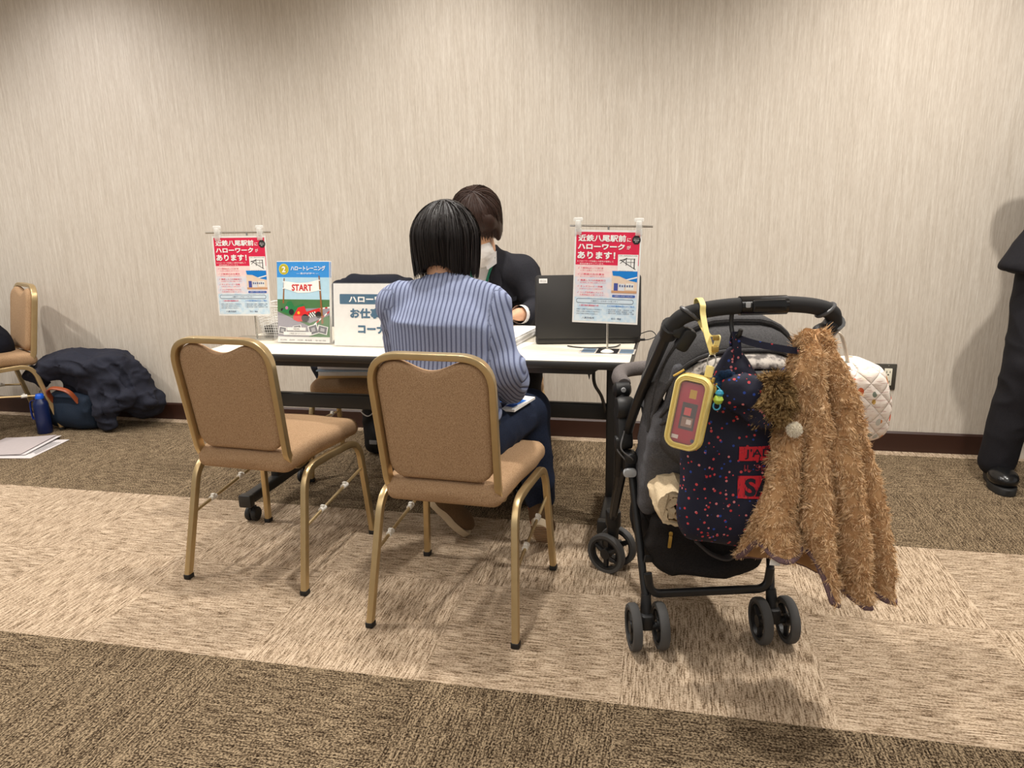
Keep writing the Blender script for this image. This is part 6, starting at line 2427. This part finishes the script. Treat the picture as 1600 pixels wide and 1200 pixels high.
obj('cap', MB().lathe((0, 0, 0.194), [(0.001, 0), (0.0215, 0), (0.0225, 0.004), (0.0215, 0.020), (0.016, 0.026), (0.001, 0.027)], n=24), flat('bright_blue_cap', (22, 90, 206), 0.35), BT)
b = MB().tube(spline([(-0.020, -0.010, 0.186), (-0.046, -0.016, 0.178), (-0.050, -0.018, 0.130), (-0.046, -0.018, 0.086), (-0.037, -0.014, 0.080)], 6), 1.0, prof=rrect(0.014, 0.004, 0.0015, 2), up=(0, 1, 0))
obj('carry_loop', b, flat('blue_strap', (24, 50, 128), 0.6), BT)
sheets = (((-3.075, 3.125), (-3.035, 2.835), (-3.245, 2.806), (-3.285, 3.096), 0.001, 'white printed sheet lowest of the papers on the carpet', 1), ((-3.175, 3.150), (-3.115, 2.860), (-3.395, 2.80), (-3.44, 3.09), 0.007, 'grey folder lying on the papers on the carpet', 0), ((-3.150, 3.155), (-3.095, 2.865), (-3.30, 2.825), (-3.355, 3.115), 0.003, 'white sheet under the grey folder on the carpet', 0))
for k, (a, c, d, e, zz, lb, ruled) in enumerate(sheets):
    b = MB()
    pts = [V(*q, zz) for q in (a, c, d, e)]
    n_ = 8
    top_, bot_ = [], []
    for i in range(n_ + 1):
        u = i / n_
        lift = (0.010 if k else 0.002) * (1 - u) ** 2
        row = [pts[0] * (1 - u) + pts[3] * u + V(0, 0, lift), pts[1] * (1 - u) + pts[2] * u + V(0, 0, lift * 0.4)]
        bot_.append(row)
    b.loft(bot_, closed=False, caps=False)
    if ruled:
        for i in range(9):
            u0, u1 = 0.08 + 0.05 * i, 0.088 + 0.05 * i
            q = lambda u, v: pts[0] * (1 - u) * (1 - v) + pts[3] * u * (1 - v) + pts[1] * (1 - u) * v + pts[2] * u * v + V(0, 0, 0.0030)
            b.poly([q(u0, 0.15), q(u1, 0.15), q(u1, 0.8 - 0.03 * (i % 3)), q(u0, 0.8 - 0.03 * (i % 3))], 1)
    o = obj('paper_sheet', b, [flat('pinkish_white_paper', (226, 220, 220), 0.6) if not k == 1 else flat('grey_folder', (196, 186, 186), 0.5), flat('grey_print', (140, 138, 140), 0.6)], smooth=False)
    md = o.modifiers.new('thick', 'SOLIDIFY')
    md.thickness = 0.001
    tag(o, lb, 'paper', 'papers on the carpet')

# ================================================================ person on the chair by the wall (mostly out of the picture)


def simple_person(name_base, J, fx, fwd, up, label, mats, hair, shoes, hem=None, stand=False):
    """whole clothed figure from named joints"""
    base = V(*name_base)
    t = thing('person', label, 'person', tuple(base))
    lo = np.min([J[k] for k in J], 0) - 0.24
    hi = np.max([J[k] for k in J], 0) + 0.24
    lo[2] = 0.0
    F = Field(lo, hi, 0.0085)
    F.add(p_ecap(J['hip'], J['waist'], (0.150, 0.10), (0.13, 0.09), fx), 0.03)
    F.add(p_ecap(J['waist'], J['chest'], (0.13, 0.09), (0.15, 0.10), fx), 0.03)
    F.add(p_ecap(J['chest'], J['sh'], (0.15, 0.095), (0.12, 0.06), fx), 0.03)
    F.chain([J['sh'], J['neck'], J['head']], [0.06, 0.052, 0.052], 0.03)
    for s in '12':
        F.chain([J['sh'], J['s' + s], J['e' + s], J['w' + s]], [0.05, 0.045, 0.037, 0.026], 0.025)
        F.chain([J['h' + s], J['k' + s], J['a' + s]], [0.08, 0.055, 0.038], 0.02)
    head(F, J['head'], fwd, up, 0.97)
    for s, sg in (('1', 1), ('2', -1)):
        d = nrm(J['w' + s] - J['e' + s])
        hand(F, J['w' + s], d, nrm(np.cross(d, fx)) * 1.0, sg, k=0.92)
    put('body', F, base, M_skin, t)
    F = Field(lo, hi, 0.0085)
    hz = J['hip'] + (J['hip'] - J['waist']) * (0.25 if hem is None else hem)
    F.add(p_ecap(hz, J['waist'], (0.182 if hem is None else 0.235, 0.130), (0.155, 0.112), fx), 0.03)
    F.add(p_ecap(J['waist'], J['chest'], (0.155, 0.112), (0.172, 0.116), fx), 0.03)
    F.add(p_ecap(J['chest'], J['sh'], (0.172, 0.112), (0.138, 0.072), fx), 0.03)
    for s in '12':
        F.chain([J['sh'], J['s' + s], J['e' + s], J['w' + s] + 0.12 * (J['e' + s] - J['w' + s])], [0.06, 0.062, 0.054, 0.042], 0.03)
    if hem is not None:
        d = nrm(J['hip'] - J['waist'])
        F.cut(p_box(hz + d * 0.10, (0.5, 0.5, 0.07), euler(0, 14, 0), 0.01), 0.006)
    put('jacket', F, base, mats[0], t, 2, (0.014, 6.0, 29, 2.0))
    F = Field(lo, hi, 0.0085)
    F.add(p_ecap(J['hip'], J['hip'] + (J['waist'] - J['hip']) * 0.5, (0.168, 0.115), (0.155, 0.110), fx), 0.03)
    for s in '12':
        F.chain([J['h' + s], J['k' + s], J['a' + s] - V(0, 0, 0.005)], [0.098, 0.078, 0.066], 0.02)
    put('trousers', F, base, mats[1], t, 2, (0.012, 6.0, 33, 2.0))
    c = J['head']
    F = Field(c - 0.2, c + 0.2, 0.007)
    r_ = np.cross(nrm(fwd), nrm(up))
    HRm = np.stack([r_, nrm(fwd), nrm(np.cross(r_, nrm(fwd)))], 1)
    H_ = lambda x, y, z_: c + HRm @ V(x, y, z_)
    F.add(p_ell(H_(0, -0.02, 0.045), (0.086, 0.100, 0.084), HRm), 0.02)
    F.add(p_ell(H_(0, -0.05, -0.02), (0.080, 0.066, 0.075), HRm), 0.03)
    F.cut(p_ell(H_(0, 0.115, -0.03), (0.064, 0.075, 0.09), HRm), 0.015)
    put('hair', F, base, hair, t, 3)
    for s in '12':
        sneaker(base, J['a' + s] - nrm(shoes) * 0.06 + V(0, 0, 0.012 - J['a' + s][2]), J['a' + s] + nrm(shoes) * 0.17 + V(0, 0, 0.012 - J['a' + s][2]), V(0, 0, 1), t, M_leather, flat('black_sole', (30, 30, 30), 0.6), 1.25)
    return t


rz = rot2(150)
O = V(-3.645, 3.165, 0)
K = lambda x, y, z_: O + rz @ V(x, y, z_)
J = dict(hip=K(0, -0.04, 0.510), waist=K(0, 0.05, 0.640), chest=K(0, 0.15, 0.800), sh=K(0, 0.21, 0.900), neck=K(0, 0.25, 0.950), head=K(0, 0.31, 1.06),
         s1=K(0.16, 0.21, 0.885), e1=K(0.20, 0.32, 0.64), w1=K(0.08, 0.46, 0.58), s2=K(-0.16, 0.21, 0.885), e2=K(-0.20, 0.32, 0.64), w2=K(-0.08, 0.46, 0.58),
         h1=K(0.085, 0.0, 0.510), k1=K(0.12, 0.40, 0.510), a1=K(0.12, 0.40, 0.09), h2=K(-0.085, 0.0, 0.510), k2=K(-0.12, 0.40, 0.510), a2=K(-0.12, 0.40, 0.09))
simple_person(O, J, rz @ V(1, 0, 0), rz @ V(0, 0.85, -0.5), rz @ V(0, 0.5, 0.85), 'person in dark navy clothes seated on the chair by the wall, at the picture edge', (fabric('navy_jersey', (24, 26, 36), (16, 18, 26), 900), M_suit2), M_hair_k, rz @ V(0, 1, 0))

# standing person in a black suit at the far right
O = V(1.520, 3.22, 0)
K = lambda x, y, z_: O + V(x, y, z_)
J = dict(hip=K(0, 0, 0.93), waist=K(0.03, 0.01, 1.08), chest=K(0.05, 0.02, 1.25), sh=K(0.06, 0.02, 1.39), neck=K(0.06, 0.01, 1.45), head=K(0.06, -0.02, 1.58),
         s1=K(-0.11, 0.03, 1.36), e1=K(-0.06, 0.17, 1.12), w1=K(0.06, 0.20, 0.98), s2=K(0.25, 0.03, 1.36), e2=K(0.25, 0.17, 1.12), w2=K(0.12, 0.20, 0.98),
         h1=K(-0.085, 0.0, 0.88), k1=K(-0.115, -0.03, 0.50), a1=K(-0.160, 0.00, 0.095), h2=K(0.10, 0.0, 0.88), k2=K(0.12, -0.03, 0.50), a2=K(0.13, 0.0, 0.095))
simple_person(O, J, V(1, 0, 0), V(0.1, -1, -0.1), V(0, -0.1, 1), 'standing person in black suit and black shoes cut off by the picture edge', (M_suit2, M_suit2), M_hair_k, V(-0.10, -1, 0), hem=0.5)
